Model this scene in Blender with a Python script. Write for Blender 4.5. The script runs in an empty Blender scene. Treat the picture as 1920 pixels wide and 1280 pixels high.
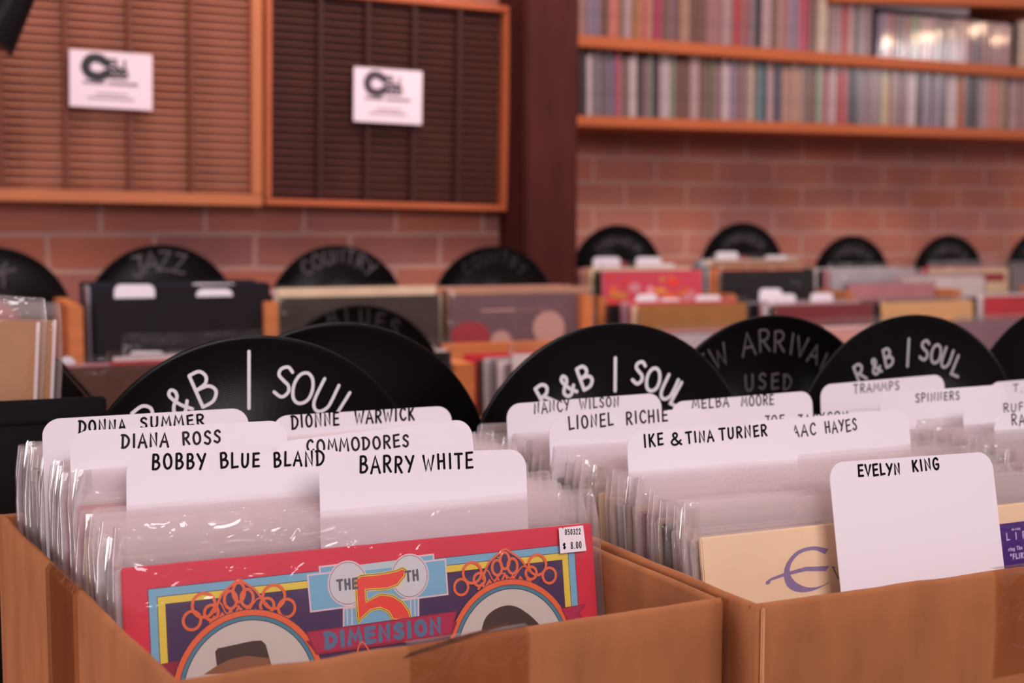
import bpy, bmesh, math, random
from mathutils import Vector, Matrix, noise
R = math.radians
rnd = random.Random(11)
scene = bpy.context.scene
COL = scene.collection

# ---------------------------------------------------------------- camera
FPX, CAMZ = 2500.0, 1.30
YAW, PIT, ROL = R(23.253), R(4.868), R(0.033)
FW = Vector((math.sin(YAW)*math.cos(PIT), math.cos(YAW)*math.cos(PIT), -math.sin(PIT)))
_r0 = Vector((math.cos(YAW), -math.sin(YAW), 0)); _u0 = _r0.cross(FW)
CR = _r0*math.cos(ROL)+_u0*math.sin(ROL); CU = CR.cross(FW)
CAM = Vector((0, 0, CAMZ))
cd = bpy.data.cameras.new('camera'); cam = bpy.data.objects.new('camera', cd); COL.objects.link(cam)
m = Matrix.Identity(4)
for i in range(3):
    m[i][0] = CR[i]; m[i][1] = CU[i]; m[i][2] = -FW[i]; m[i][3] = CAM[i]
cam.matrix_world = m
cd.sensor_width = 36; cd.lens = 36*FPX/1920; cd.clip_start = .02
cd.dof.use_dof = True; cd.dof.focus_distance = .90; cd.dof.aperture_fstop = 6.6
scene.camera = cam

# ---------------------------------------------------------------- light and exposure
w = bpy.data.worlds.new('world'); scene.world = w; w.use_nodes = True
w.node_tree.nodes['Background'].inputs[0].default_value = (1.0, .80, .80, 1)
w.node_tree.nodes['Background'].inputs[1].default_value = .30
def area(name, loc, aim, sx, sy, power, col):
    l = bpy.data.lights.new(name, 'AREA'); l.shape = 'RECTANGLE'; l.size = sx; l.size_y = sy; l.energy = power; l.color = col
    o = bpy.data.objects.new(name, l); COL.objects.link(o); o.location = loc
    o.rotation_euler = (Vector(aim)-Vector(loc)).to_track_quat('-Z', 'Y').to_euler()
area('window_daylight', (.3, -1.7, 2.5), (.6, 1.2, 1.0), 1.5, .9, 50, (1, .90, .94))
area('left_streak_light', (-2.4, .95, 1.15), (.6, 1.0, 1.1), 0.5, 2.0, 34, (1, .92, .97))  # left daylight as a tall unseen panel, shaped to streak the sleeve edges
area('background_fill', (1.3, 2.0, 3.0), (1.5, 2.9, 1.1), 1.8, .6, 46, (1, .86, .86))  # unseen fill light added to brighten the background bins and wall
area('case_glint_light', (6.35, -1.0, 2.46), (2.7, 3.4, 1.8), .9, .34, 13, (1, .92, .94))  # unseen strip added for glints on the slim cases; also brightens right wall
for k, (x, y, z) in enumerate([(5.15, .02, 2.42), (5.5, .0, 2.46), (5.78, .0, 2.50), (5.95, -.05, 2.54), (6.15, .0, 2.56), (6.3, -.05, 2.6), (6.45, .0, 2.53), (-.5, .7, 2.6), (.2, .3, 2.7), (.9, .5, 2.65), (1.6, .8, 2.7), (.4, 1.5, 2.7), (1.2, 1.7, 2.65), (2.2, 1.6, 2.6), (2.9, 1.9, 2.7)]):
    l = bpy.data.lights.new('warm_bulb', 'POINT'); l.energy = 3.2; l.color = (1, .66, .42); l.shadow_soft_size = .022
    o = bpy.data.objects.new('warm_bulb', l); COL.objects.link(o); o.location = (x, y, z)
vs = scene.view_settings
vs.view_transform = 'Standard'; vs.look = 'None'; vs.gamma = 1; vs.use_curve_mapping = False; vs.exposure = 0.18
scene.cycles.transparent_max_bounces = 160
scene.cycles.max_bounces = 8
scene.cycles.use_denoising = True

# ---------------------------------------------------------------- helpers
def hit(px, py, Y, lean=0.0, z=1.11):
    """the point of the plane through (0,Y,z), leaning back by lean, that is seen at pixel px,py"""
    d = FW + CR*((px-960)/FPX) - CU*((py-640)/FPX)
    n = Vector((0, math.cos(lean), -math.sin(lean)))
    return CAM + d*((Vector((0, Y, z))-CAM).dot(n)/d.dot(n))
def lin(c):
    return tuple(((v/255)/12.92 if v/255 <= .04045 else ((v/255+.055)/1.055)**2.4) for v in c)
_mats = {}
def mat(name, rgb, rough=.6, spec=.4, metallic=0, nz=0, nscale=20, bump=0, bscale=60, coat=0, stretch=(1, 1, 1)):
    if name in _mats: return _mats[name]
    m = bpy.data.materials.new(name); m.use_nodes = True; nt = m.node_tree; b = nt.nodes['Principled BSDF']
    c = lin(rgb)
    b.inputs['Base Color'].default_value = (*c, 1); b.inputs['Roughness'].default_value = rough
    b.inputs['Specular IOR Level'].default_value = spec; b.inputs['Metallic'].default_value = metallic
    b.inputs['Coat Weight'].default_value = coat; b.inputs['Coat Roughness'].default_value = .15
    if nz or bump:
        tc = nt.nodes.new('ShaderNodeTexCoord'); mp = nt.nodes.new('ShaderNodeMapping'); mp.inputs['Scale'].default_value = stretch
        nt.links.new(tc.outputs['Object'], mp.inputs['Vector'])
    if nz:
        n = nt.nodes.new('ShaderNodeTexNoise'); n.inputs['Scale'].default_value = nscale; n.inputs['Detail'].default_value = 5
        nt.links.new(mp.outputs[0], n.inputs['Vector'])
        r = nt.nodes.new('ShaderNodeValToRGB')
        r.color_ramp.elements[0].position = .25; r.color_ramp.elements[1].position = .75
        r.color_ramp.elements[0].color = (*[v*(1-nz) for v in c], 1); r.color_ramp.elements[1].color = (*[min(1, v*(1+nz)) for v in c], 1)
        nt.links.new(n.outputs['Fac'], r.inputs['Fac']); nt.links.new(r.outputs[0], b.inputs['Base Color'])
    if bump:
        n2 = nt.nodes.new('ShaderNodeTexNoise'); n2.inputs['Scale'].default_value = bscale; n2.inputs['Detail'].default_value = 4
        nt.links.new(mp.outputs[0], n2.inputs['Vector'])
        bp = nt.nodes.new('ShaderNodeBump'); bp.inputs['Strength'].default_value = bump; bp.inputs['Distance'].default_value = .002
        nt.links.new(n2.outputs['Fac'], bp.inputs['Height']); nt.links.new(bp.outputs[0], b.inputs['Normal'])
    _mats[name] = m; return m
def film(name, haze, tint, rough, bscale, bstr, gloss=1.0, hazecol=(.85, .78, .78), seam=0, flap=0):
    m = bpy.data.materials.new(name); m.use_nodes = True; nt = m.node_tree; nt.nodes.clear(); N = nt.nodes.new; L = nt.links.new
    out = N('ShaderNodeOutputMaterial'); tr = N('ShaderNodeBsdfTransparent'); tr.inputs[0].default_value = (*tint, 1)
    d0 = N('ShaderNodeBsdfDiffuse'); d0.inputs[0].default_value = (*hazecol, 1); d1_ = N('ShaderNodeBsdfTranslucent'); d1_.inputs[0].default_value = (*hazecol, 1)
    df = N('ShaderNodeMixShader'); df.inputs[0].default_value = .4; L(d0.outputs[0], df.inputs[1]); L(d1_.outputs[0], df.inputs[2])
    gl = N('ShaderNodeBsdfGlossy'); gl.inputs['Roughness'].default_value = rough
    tc = N('ShaderNodeTexCoord'); oi = N('ShaderNodeObjectInfo'); ad = N('ShaderNodeVectorMath'); ad.operation = 'ADD'
    L(tc.outputs['Object'], ad.inputs[0]); L(oi.outputs['Location'], ad.inputs[1])
    mp = N('ShaderNodeMapping'); mp.inputs['Scale'].default_value = (.8, 1, 1.0); L(ad.outputs[0], mp.inputs[0])
    n = N('ShaderNodeTexNoise'); n.inputs['Scale'].default_value = bscale; n.inputs['Detail'].default_value = 3; n.inputs['Distortion'].default_value = .6
    L(mp.outputs[0], n.inputs['Vector'])
    bp = N('ShaderNodeBump'); bp.inputs['Strength'].default_value = bstr; bp.inputs['Distance'].default_value = .003; L(n.outputs['Fac'], bp.inputs['Height'])
    L(bp.outputs[0], gl.inputs['Normal'])
    fr = N('ShaderNodeFresnel'); fr.inputs['IOR'].default_value = 1.5
    mu = N('ShaderNodeMath'); mu.operation = 'MULTIPLY'; mu.inputs[1].default_value = gloss; L(fr.outputs[0], mu.inputs[0])
    mn = N('ShaderNodeMath'); mn.operation = 'MINIMUM'; mn.inputs[1].default_value = .36; L(mu.outputs[0], mn.inputs[0])
    m1 = N('ShaderNodeMixShader'); m1.inputs[0].default_value = haze
    if seam:
        sx = N('ShaderNodeSeparateXYZ'); L(tc.outputs['Object'], sx.inputs[0]); ab = N('ShaderNodeMath'); ab.operation = 'ABSOLUTE'; L(sx.outputs[0], ab.inputs[0])
        r1 = N('ShaderNodeMapRange'); r1.inputs[1].default_value = .1575; r1.inputs[2].default_value = .1615; r1.inputs[3].default_value = haze; r1.inputs[4].default_value = seam; L(ab.outputs[0], r1.inputs[0])
        r2 = N('ShaderNodeMapRange'); r2.inputs[1].default_value = .314; r2.inputs[2].default_value = .322; r2.inputs[3].default_value = 0; r2.inputs[4].default_value = flap; L(sx.outputs[2], r2.inputs[0])
        sm = N('ShaderNodeMath'); L(r1.outputs[0], sm.inputs[0]); L(r2.outputs[0], sm.inputs[1]); L(sm.outputs[0], m1.inputs[0])
    L(tr.outputs[0], m1.inputs[1]); L(df.outputs[0], m1.inputs[2])
    m2 = N('ShaderNodeMixShader'); L(mn.outputs[0], m2.inputs[0]); L(m1.outputs[0], m2.inputs[1]); L(gl.outputs[0], m2.inputs[2])
    L(m2.outputs[0], out.inputs[0]); return m

def link(name, me, mats, parent=None, mw=None):
    o = bpy.data.objects.new(name, me); COL.objects.link(o)
    for mm in (mats if isinstance(mats, (list, tuple)) else [mats]):
        if mm is not None: me.materials.append(mm)
    if parent: o.parent = parent
    if mw is not None:
        if parent: o.matrix_parent_inverse = Matrix.Identity(4)
        o.matrix_local = mw
    return o
def tag(o, label, cat, group=None, kind=None):
    if label: o['label'] = label
    if cat: o['category'] = cat
    if group: o['group'] = group
    if kind: o['kind'] = kind
    return o
def empty(name, mw):
    o = bpy.data.objects.new(name, None); COL.objects.link(o); o.matrix_world = mw; o.empty_display_size = .05; return o
def done(bm, smooth=False):
    me = bpy.data.meshes.new('mesh'); bm.normal_update(); bm.to_mesh(me); bm.free()
    if smooth: me.polygons.foreach_set('use_smooth', [True]*len(me.polygons))
    return me
def add_box(bm, a, b, mi=0):
    vs_ = [bm.verts.new((x, y, z)) for x in (a[0], b[0]) for y in (a[1], b[1]) for z in (a[2], b[2])]
    for f in ((0, 1, 3, 2), (4, 6, 7, 5), (0, 4, 5, 1), (2, 3, 7, 6), (0, 2, 6, 4), (1, 5, 7, 3)):
        bm.faces.new([vs_[i] for i in f]).material_index = mi
def box_me(a, b, bev=0, seg=2):
    bm = bmesh.new(); add_box(bm, a, b)
    if bev:
        bmesh.ops.recalc_face_normals(bm, faces=bm.faces); bmesh.ops.bevel(bm, geom=bm.edges[:], offset=bev, segments=seg, affect='EDGES')
    bmesh.ops.recalc_face_normals(bm, faces=bm.faces)
    return done(bm)
def prism(pts, y0, y1, bev=0):
    """outline in local x,z pushed from y0 to y1"""
    bm = bmesh.new(); a = [bm.verts.new((x, y0, z)) for x, z in pts]; b = [bm.verts.new((x, y1, z)) for x, z in pts]
    n = len(pts); bm.faces.new(a); bm.faces.new(b[::-1])
    for i in range(n): bm.faces.new((a[i], b[i], b[(i+1) % n], a[(i+1) % n]))
    bmesh.ops.recalc_face_normals(bm, faces=bm.faces)
    return bm
def frame3(ex, ey, o):
    ex = ex.normalized(); ey = (ey-ex*ey.dot(ex)).normalized(); ez = ex.cross(ey); M = Matrix.Identity(4)
    for i in range(3): M[i][0], M[i][1], M[i][2], M[i][3] = ex[i], ey[i], ez[i], o[i]
    return M
def top_edge_frame(pl, pr, Y, lean, h, z=1.11):
    """frame with its origin at the bottom middle of an upright sheet whose top edge is seen from pl to pr"""
    A, B = hit(*pl, Y, lean, z), hit(*pr, Y, lean, z); n = Vector((0, math.cos(lean), -math.sin(lean)))
    M = frame3(B-A, n, (A+B)/2); M.translation = (A+B)/2 - M.col[2].to_3d()*h
    return M, (B-A).length

# ---------------------------------------------------------------- hand lettering
G = {
 'A': (8, "0 0,4 10,8 0;1.4 3.6,6.6 3.6"), 'B': (7.5, "1 0,1 10;~1 10,4.5 10,6 8,4.8 6,1 5.2;~1 5.2,5.5 5,7.2 2.8,5 .4,1 0"),
 'C': (7.5, "~7 8.3,5.2 10,2.2 8.8,.7 5,2.2 1.2,5 0,7.4 1.6"), 'D': (8, "1 0,1.2 10;~0 9.8,4 9.6,7.4 6.8,7 3,4 .4,.5 0"),
 'E': (7, "6.6 10,1 9.6,1 0,6.8 .3;1 5,6 5.3"), 'F': (6.5, "6.6 10,1 9.6,1 0;1 5,5.6 5.3"), 'G': (8, "~7 8.5,5 10,2 8.8,.6 5,2 1,5 0,7.2 2,7.2 4.4;7.4 4.4,4.4 4.4"),
 'H': (8, "1 0,1 10;7 0,7 10;1 5,7 5.2"), 'I': (3, "1.5 0,1.5 10"), 'J': (6.5, "1 10,6.5 10;~4.6 10,4.8 3,3.6 .4,1.6 .3,.4 2"),
 'K': (7.5, "1 0,1 10;6.6 10,1.2 4.4;2.6 5.6,7.2 0"), 'L': (6.5, "1 10,1 0,6.4 .4"), 'M': (9.5, "0 0,1.5 10,4.8 3,8 10,9.4 0"),
 'N': (8.5, "1 0,1.2 10,7.2 .3,7.4 10"), 'O': (8.5, "~4.2 10,1.6 8.6,.6 5,1.8 1.2,4.4 0,7.2 1.6,8 5,6.8 8.6,4.2 10"),
 'P': (7, "1 0,1 10;~1 10,5 9.8,6.8 7.6,5 5,1 4.6"), 'R': (7.5, "1 0,1 10;~1 10,5 9.9,6.8 7.8,5 5.4,1 5;3 5,7.2 0"),
 'S': (7, "~6.4 8.6,4.4 10,1.8 9,1.4 7,3.6 5.4,5.8 4,6.2 1.8,4 0,.8 1.2"), 'T': (7.5, "0 10,7.4 10;3.8 10,3.6 0"), 'U': (8, "~1 10,1 3,2.4 .4,4.6 .2,6.6 2.2,7 5,7 10"),
 'V': (7.5, "0 10,3.8 0,7.6 10"), 'W': (10.5, "0 10,2.4 0,5 7.6,7.6 0,10.4 10"), 'X': (7.5, "0 10,7 0;7 10,0 0"), 'Y': (7.5, "0 10,3.8 5;7.6 10,2.6 0"),
 'Z': (7.5, ".4 10,7 10,.2 0,7.4 .2"), '&': (8.5, "~7.8 3.6,5 .4,2.4 0,.8 2,2 4.4,4.6 6.4,5.2 8.6,3.8 10,2.2 8.8,2.8 6.4,5 3,8.2 0"), '|': (3, "1.5 -3,1.5 11"), '.': (3, "1.2 0,1.6 .4"),
 '0': (7, "~3.5 10,1.2 8,.8 5,1.4 1.6,3.5 0,5.8 1.8,6.2 5,5.6 8.4,3.5 10"), '2': (7, "~.8 7.6,2 9.8,4.6 9.8,5.8 7.6,4.4 4.6,.8 0;.8 0,6.4 0"), '3': (7, "~.8 8.8,3 10,5.6 8.4,5 6,2.8 5.2,5.6 4.2,6 1.8,3.4 0,.6 1.4"),
 '5': (7, "6 10,1.4 10,1 5.6;~1 5.6,4 6.4,6.2 4,5.6 1.2,3 0,.6 1.2"), '8': (7, "~3.5 5.4,1.2 7.4,2 9.6,4.4 9.8,5.8 8,4.6 6,2 4,.8 2,2.4 0,5 .3,6 2.6,3.5 5.4"), '$': (7, "~6 8,4 9,1.6 8,1.8 6,4.6 4.6,5.8 2.6,4 1,1 1.8;3.6 10,3.6 0"), "'": (2.5, "1 10,1.2 8"), '"': (4, "1 10,1.2 7.4;2.8 10,3 7.4"),
 'r': (5, "1 0,1 6;~1 4,2.4 5.8,4.4 5.8"), 'i': (2.6, "1.2 0,1.2 6;1.2 8,1.3 8.5"), 'n': (6, "1 0,1 6;~1 4,2.6 6,4.6 5.6,5 3.6,5 0"), 'g': (6, "~5 5,3 6,1 4.4,1.2 1.4,3 .2,5 1.6;~5 6,5 0,4.2 -2.6,1.2 -2.4"), 'h': (6, "1 0,1 10;~1 4,2.6 6,4.6 5.6,5 3.6,5 0"), 'e': (6, "~1 3.2,5 3.4,4.6 5.4,3 6,1.2 4.6,1 2,2.8 .1,5 1"), 't': (4, "2 9,2 .6,3.6 0;.4 6,3.8 6"),
}
def smooth_line(p, n=5):
    q = [p[0]]+p+[p[-1]]; out = []
    if (Vector(p[0])-Vector(p[-1])).length < .01: q[0], q[-1] = p[-2], p[1]
    for i in range(1, len(q)-2):
        for k in range(n):
            t = k/n; a, b, c, d = q[i-1], q[i], q[i+1], q[i+2]
            out.append(tuple(.5*((2*b[j])+(-a[j]+c[j])*t+(2*a[j]-5*b[j]+4*c[j]-d[j])*t*t+(-a[j]+3*b[j]-3*c[j]+d[j])*t**3) for j in (0, 1)))
    return out+[p[-1]]
def glyph(ch):
    adv, s = G[ch]; out = []
    for st in s.split(';'):
        sm = st.startswith('~'); p = [tuple(float(v)/10 for v in q.split()) for q in st.lstrip('~').split(',')]
        out.append(smooth_line(p) if sm else p)
    return adv/10, out
class Flat:
    """printed or drawn marks in a local x,z plane, one above another towards -y"""
    def __init__(s, y=-.0003): s.bm = bmesh.new(); s.y = y; s.mats = []; s.k = 0; s.sub = 0.0
    def mi(s, m):
        if m not in s.mats: s.mats.append(m)
        return s.mats.index(m)
    def poly(s, pts, m, layer=None):
        if layer is None: s.k += 1; layer = s.k
        y = s.y-layer*.00002
        a = 0.0
        for i in range(len(pts)): a += pts[i-1][0]*pts[i][1]-pts[i][0]*pts[i-1][1]
        if a < 0: pts = pts[::-1]
        try: s.bm.faces.new([s.bm.verts.new((p[0], y, p[1])) for p in pts]).material_index = s.mi(m)
        except ValueError: pass
    def line(s, pts, wd, m, layer=None, closed=False):
        if layer is None: s.k += 1; layer = s.k
        P = [Vector((p[0], p[1])) for p in pts]; P = [p for i, p in enumerate(P) if i == 0 or (p-P[i-1]).length > 1e-6]
        if len(P) < 2: return
        n = len(P); y = s.y-layer*.00002; mi = s.mi(m); L = []; Rr = []
        for i in range(n):
            a = P[i]-P[i-1] if (i > 0 or closed) else P[1]-P[0]
            b = P[(i+1) % n]-P[i] if (i < n-1 or closed) else P[-1]-P[-2]
            if a.length < 1e-9: a = b
            if b.length < 1e-9: b = a
            a = a.normalized(); b = b.normalized(); t = a+b; t = t.normalized() if t.length > .3 else a
            nrm = Vector((-t.y, t.x)); k = min(1.5, 1/max(.4, nrm.dot(Vector((-a.y, a.x)))))
            L.append(P[i]+nrm*wd/2*k); Rr.append(P[i]-nrm*wd/2*k)
        V = lambda q: s.bm.verts.new((q.x, y, q.y))
        V2 = lambda q, i: s.bm.verts.new((q.x, y-(s.sub+i*.12)*.0000020, q.y)); s.sub = (s.sub+1+n*.12) % 9
        lv = [V2(q, i) for i, q in enumerate(L)]; rv = [V2(q, i) for i, q in enumerate(Rr)]
        for i in range(n if closed else n-1):
            j = (i+1) % n; s.bm.faces.new((rv[i], rv[j], lv[j], lv[i])).material_index = mi
        if not closed:
            for e, sg, nb in ((0, -1, 1), (n-1, 1, n-2)):
                d = (P[e]-P[nb]).normalized(); q = Vector((-d.y, d.x))
                V = lambda q_, e_=e: s.bm.verts.new((q_.x, (lv[e_]).co.y, q_.y))
                arc = [P[e]+(q*math.cos(t)+d*math.sin(t))*wd/2 for t in [math.pi*k/6 for k in range(7)]]
                s.bm.faces.new([V(v) for v in arc[::-1]]).material_index = mi
    def ellipse(s, c, rx, ry, m, rot=0, n=48): s.poly(ell(c, rx, ry, rot, n), m)
    def word(s, text, a, b, h, wd, m, jit=.05, slant=0.0):
        """text fitted from a to b (local points of its base line), capitals h high"""
        a, b = Vector(a), Vector(b); d = b-a; L = d.length; d.normalize(); u = Vector((-d.y, d.x))
        gl = [(.45, []) if ch == ' ' else glyph(ch) for ch in text]; gap = .36
        tot = sum(g[0] for g in gl)+gap*(len(gl)-1); x = 0; sx = L/tot; s.k += 1
        for adv, st in gl:
            th = rnd.uniform(-jit, jit); sc = 1+rnd.uniform(-jit, jit); dy = rnd.uniform(-jit, jit)*h
            for p in st:
                q = []
                for (px, py) in p:
                    px2 = (px-adv/2)*sc; py2 = (py-.5)*sc; X = (px2*math.cos(th)-py2*math.sin(th)+adv/2+x)*sx; Y = (px2*math.sin(th)+py2*math.cos(th)+.5)*h+dy
                    q.append(a+d*(X+slant*Y)+u*Y)
                s.line([(v.x, v.y) for v in q], wd, m, layer=s.k)
            x += adv+gap
    def char(s, ch, c, h, ang, wd, m, wscale=1.0):
        adv, st = glyph(ch); s.k += 1
        for p in st:
            s.line([(c[0]+((x-adv/2)*wscale*math.cos(ang)-(z-.5)*math.sin(ang))*h, c[1]+((x-adv/2)*wscale*math.sin(ang)+(z-.5)*math.cos(ang))*h) for x, z in p], wd, m, layer=s.k)
    def build(s, name, parent): return link(name, done(s.bm), s.mats, parent)
def ell(c, rx, ry, rot=0, n=48, a0=0, a1=2*math.pi):
    o = []
    for i in range(n):
        t = a0+(a1-a0)*i/(n if a1-a0 > 6.28 else n-1); x, y = rx*math.cos(t), ry*math.sin(t)
        o.append((c[0]+x*math.cos(rot)-y*math.sin(rot), c[1]+x*math.sin(rot)+y*math.cos(rot)))
    return o

# ---------------------------------------------------------------- materials
M_card = mat('white_plastic_card', (236, 228, 236), .38, .4)
M_ink = mat('black_marker_ink', (9, 6, 11), .6, .1)
M_inkg = mat('dry_black_marker_ink', (46, 39, 46), .7, .1)
M_chalk = mat('white_paint_marker', (225, 222, 226), .6)
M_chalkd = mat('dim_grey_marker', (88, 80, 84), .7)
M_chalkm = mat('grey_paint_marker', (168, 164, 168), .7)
M_board = mat('brown_cardboard', (160, 100, 62), .75, .25, nz=.17, nscale=13, bump=.12, bscale=120, stretch=(3, 3, 1))
M_boardin = mat('cardboard_inside', (176, 118, 84), .8, .2, nz=.08, nscale=12, bump=.1, bscale=90)
M_wood = mat('honey_wood', (196, 116, 66), .55, .35, nz=.16, nscale=6, stretch=(1, 8, 8))
M_woodshelf = mat('orange_pine', (180, 94, 52), .5, .35, nz=.1, nscale=5, stretch=(1, 8, 8))
M_rackdark = mat('dark_mahogany', (92, 50, 42), .6, .3, nz=.2, nscale=9)
M_racklight = mat('pale_stained_wood', (178, 116, 92), .6, .3, nz=.14, nscale=7)
M_rackfr = mat('red_brown_frame_wood', (168, 84, 48), .5, .35, nz=.1, nscale=8)
M_racklfr = mat('light_frame_wood', (176, 102, 62), .5, .35, nz=.1, nscale=8)
M_black = mat('black_plastic', (11, 8, 10), .45, .18)
M_post = mat('dark_red_timber', (66, 27, 25), .7, .12, nz=.22, nscale=5, stretch=(4, 4, 1))
M_floor = mat('dark_floorboards', (70, 45, 38), .5, .4, nz=.2, nscale=4)
M_tape2 = film('brown_packing_tape', .05, (.90, .79, .71), .09, 45, .6, 1.5, (.4, .2, .12))
M_tape = film('packing_tape', .03, (.95, .88, .82), .09, 45, .5, 1.4, (.5, .25, .14))
M_film = film('clear_sleeve_plastic', .028, (.995, .985, .985), .085, 46, .68, 1.4, (.98, .86, .87), .17, .10)
M_filmbg = film('old_sleeve_plastic', .012, (.99, .98, .98), .12, 30, .8, 1.0)
M_vinyl = mat('black_vinyl', (8, 5, 7), .3, .12)
def vinyl_grooves():
    nt = M_vinyl.node_tree; b = nt.nodes['Principled BSDF']; N = nt.nodes.new; L = nt.links.new
    tc = N('ShaderNodeTexCoord'); wv = N('ShaderNodeTexWave'); wv.wave_type = 'RINGS'; wv.rings_direction = 'Y'; wv.inputs['Scale'].default_value = 180
    bp = N('ShaderNodeBump'); bp.inputs['Strength'].default_value = .12; bp.inputs['Distance'].default_value = .0006
    L(tc.outputs['Object'], wv.inputs[0]); L(wv.outputs['Fac'], bp.inputs['Height']); L(bp.outputs[0], b.inputs['Normal'])
vinyl_grooves()
def brick(name, zoff, c1, c2, mo):
    m = bpy.data.materials.new(name); m.use_nodes = True; nt = m.node_tree; b = nt.nodes['Principled BSDF']; N = nt.nodes.new; L = nt.links.new
    tc = N('ShaderNodeTexCoord'); sp = N('ShaderNodeSeparateXYZ'); cb = N('ShaderNodeCombineXYZ'); L(tc.outputs['Object'], sp.inputs[0]); L(sp.outputs[0], cb.inputs[0])
    ad = N('ShaderNodeMath'); ad.inputs[1].default_value = zoff; L(sp.outputs[2], ad.inputs[0]); L(ad.outputs[0], cb.inputs[1])
    wn = N('ShaderNodeTexNoise'); wn.inputs['Scale'].default_value = 6
    wob = N('ShaderNodeMixRGB'); wob.inputs[0].default_value = .012; L(tc.outputs['Object'], wn.inputs['Vector']); L(cb.outputs[0], wob.inputs[1]); L(wn.outputs['Color'], wob.inputs[2])
    br = N('ShaderNodeTexBrick'); L(wob.outputs[0], br.inputs['Vector'])
    br.inputs['Scale'].default_value = 1; br.inputs['Brick Width'].default_value = .215; br.inputs['Row Height'].default_value = .075; br.inputs['Mortar Size'].default_value = .0065; br.inputs['Mortar Smooth'].default_value = .3
    br.inputs['Color1'].default_value = (*lin(c1), 1); br.inputs['Color2'].default_value = (*lin(c2), 1); br.inputs['Mortar'].default_value = (*lin(mo), 1); br.inputs['Bias'].default_value = -.1
    nz = N('ShaderNodeTexNoise'); nz.inputs['Scale'].default_value = 3.5; nz.inputs['Detail'].default_value = 6; L(tc.outputs['Object'], nz.inputs['Vector'])
    rp = N('ShaderNodeValToRGB'); rp.color_ramp.elements[0].position = .35; rp.color_ramp.elements[1].position = .65
    rp.color_ramp.elements[0].color = (.62, .62, .72, 1); rp.color_ramp.elements[1].color = (1.05, 1, .95, 1); L(nz.outputs['Fac'], rp.inputs[0])
    mx = N('ShaderNodeMixRGB'); mx.blend_type = 'MULTIPLY'; mx.inputs[0].default_value = .8; L(br.outputs['Color'], mx.inputs[1]); L(rp.outputs[0], mx.inputs[2])
    L(mx.outputs[0], b.inputs['Base Color']); b.inputs['Roughness'].default_value = .85
    bp = N('ShaderNodeBump'); bp.inputs['Strength'].default_value = .5; bp.inputs['Distance'].default_value = .006; bp.invert = True; L(br.outputs['Fac'], bp.inputs['Height']); L(bp.outputs[0], b.inputs['Normal'])
    return m

# ---------------------------------------------------------------- the room
def struct(name, me, m_, loc=(0, 0, 0)):
    o = link(name, me, m_); o.location = loc; o['kind'] = 'structure'; return o
YL, YR = 2.95, 3.66
struct('floor', box_me((-3, -2.5, -.05), (6, 4.2, 0)), M_floor)
struct('wall_back', box_me((-2.5, YL, 0), (1.30, YL+.12, 3.0)), brick('weathered_brick', -1.2925, (168, 98, 78), (134, 90, 92), (178, 136, 124)))
struct('wall_recess', box_me((1.30, YR, 0), (5.6, YR+.12, 3.0)), brick('red_brick', -1.2925, (200, 124, 102), (184, 122, 112), (208, 160, 144)))
struct('wall_return', box_me((1.26, YL, 0), (1.30, YR+.12, 3.0)), M_post)
struct('pillar', box_me((1.232, 2.79, 0), (1.365, 2.95, 3.0), .006), M_post)

# ---------------------------------------------------------------- cassette racks on the back wall
def rack(pl, pr, Yf, h, ncol, mf, mi_, mdv, label, fr, depth):
    A, B = hit(*pl, Yf), hit(*pr, Yf); M = frame3(B-A, Vector((0, 1, 0)), A); W = (B-A).length
    root = empty('cassette_rack', M); tag(root, label, 'rack', 'cassette racks on the brick wall')
    for nm, a, b in (('frame_rail', (0, 0, 0), (W, depth, fr)), ('frame_rail', (0, 0, h-fr), (W, depth, h)), ('frame_side', (0, 0, fr), (fr, depth, h-fr)), ('frame_side', (W-fr, 0, fr), (W, depth, h-fr))):
        link(nm, box_me(a, b, .002), mf, root)
    link('back_panel', box_me((fr, depth-.006, fr), (W-fr, depth-.001, h-fr)), mi_, root)
    cw = (W-2*fr)/ncol
    for k in range(1, ncol): link('divider', box_me((fr+k*cw-.005, .004, fr), (fr+k*cw+.005, depth-.006, h-fr)), mdv, root)
    for k in range(ncol):
        bm = bmesh.new(); z = fr+.0165
        x0, x1 = fr+k*cw+(.005 if k else 0), fr+(k+1)*cw-(.005 if k < ncol-1 else 0)
        while z < h-fr-.006: add_box(bm, (x0, .016, z), (x1, depth-.006, z+.0034)); z += .0168
        bmesh.ops.recalc_face_normals(bm, faces=bm.faces); link('slat_column', done(bm), mi_, root)
rack((-150, 373), (493, 386.5), 2.875, .78, 5, M_racklfr, M_racklight, mat('divider_wood', (106, 52, 38), .6, .3, nz=.1), 'pale wooden cassette rack with light frame, left of the dark rack', .024, .042)
rack((497, 384), (951, 396), 2.885, .472, 5, M_rackfr, M_rackdark, mat('dark_divider_wood', (58, 30, 26), .6, .2), 'dark brown cassette rack with orange frame, beside the timber post', .014, .042)
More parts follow.
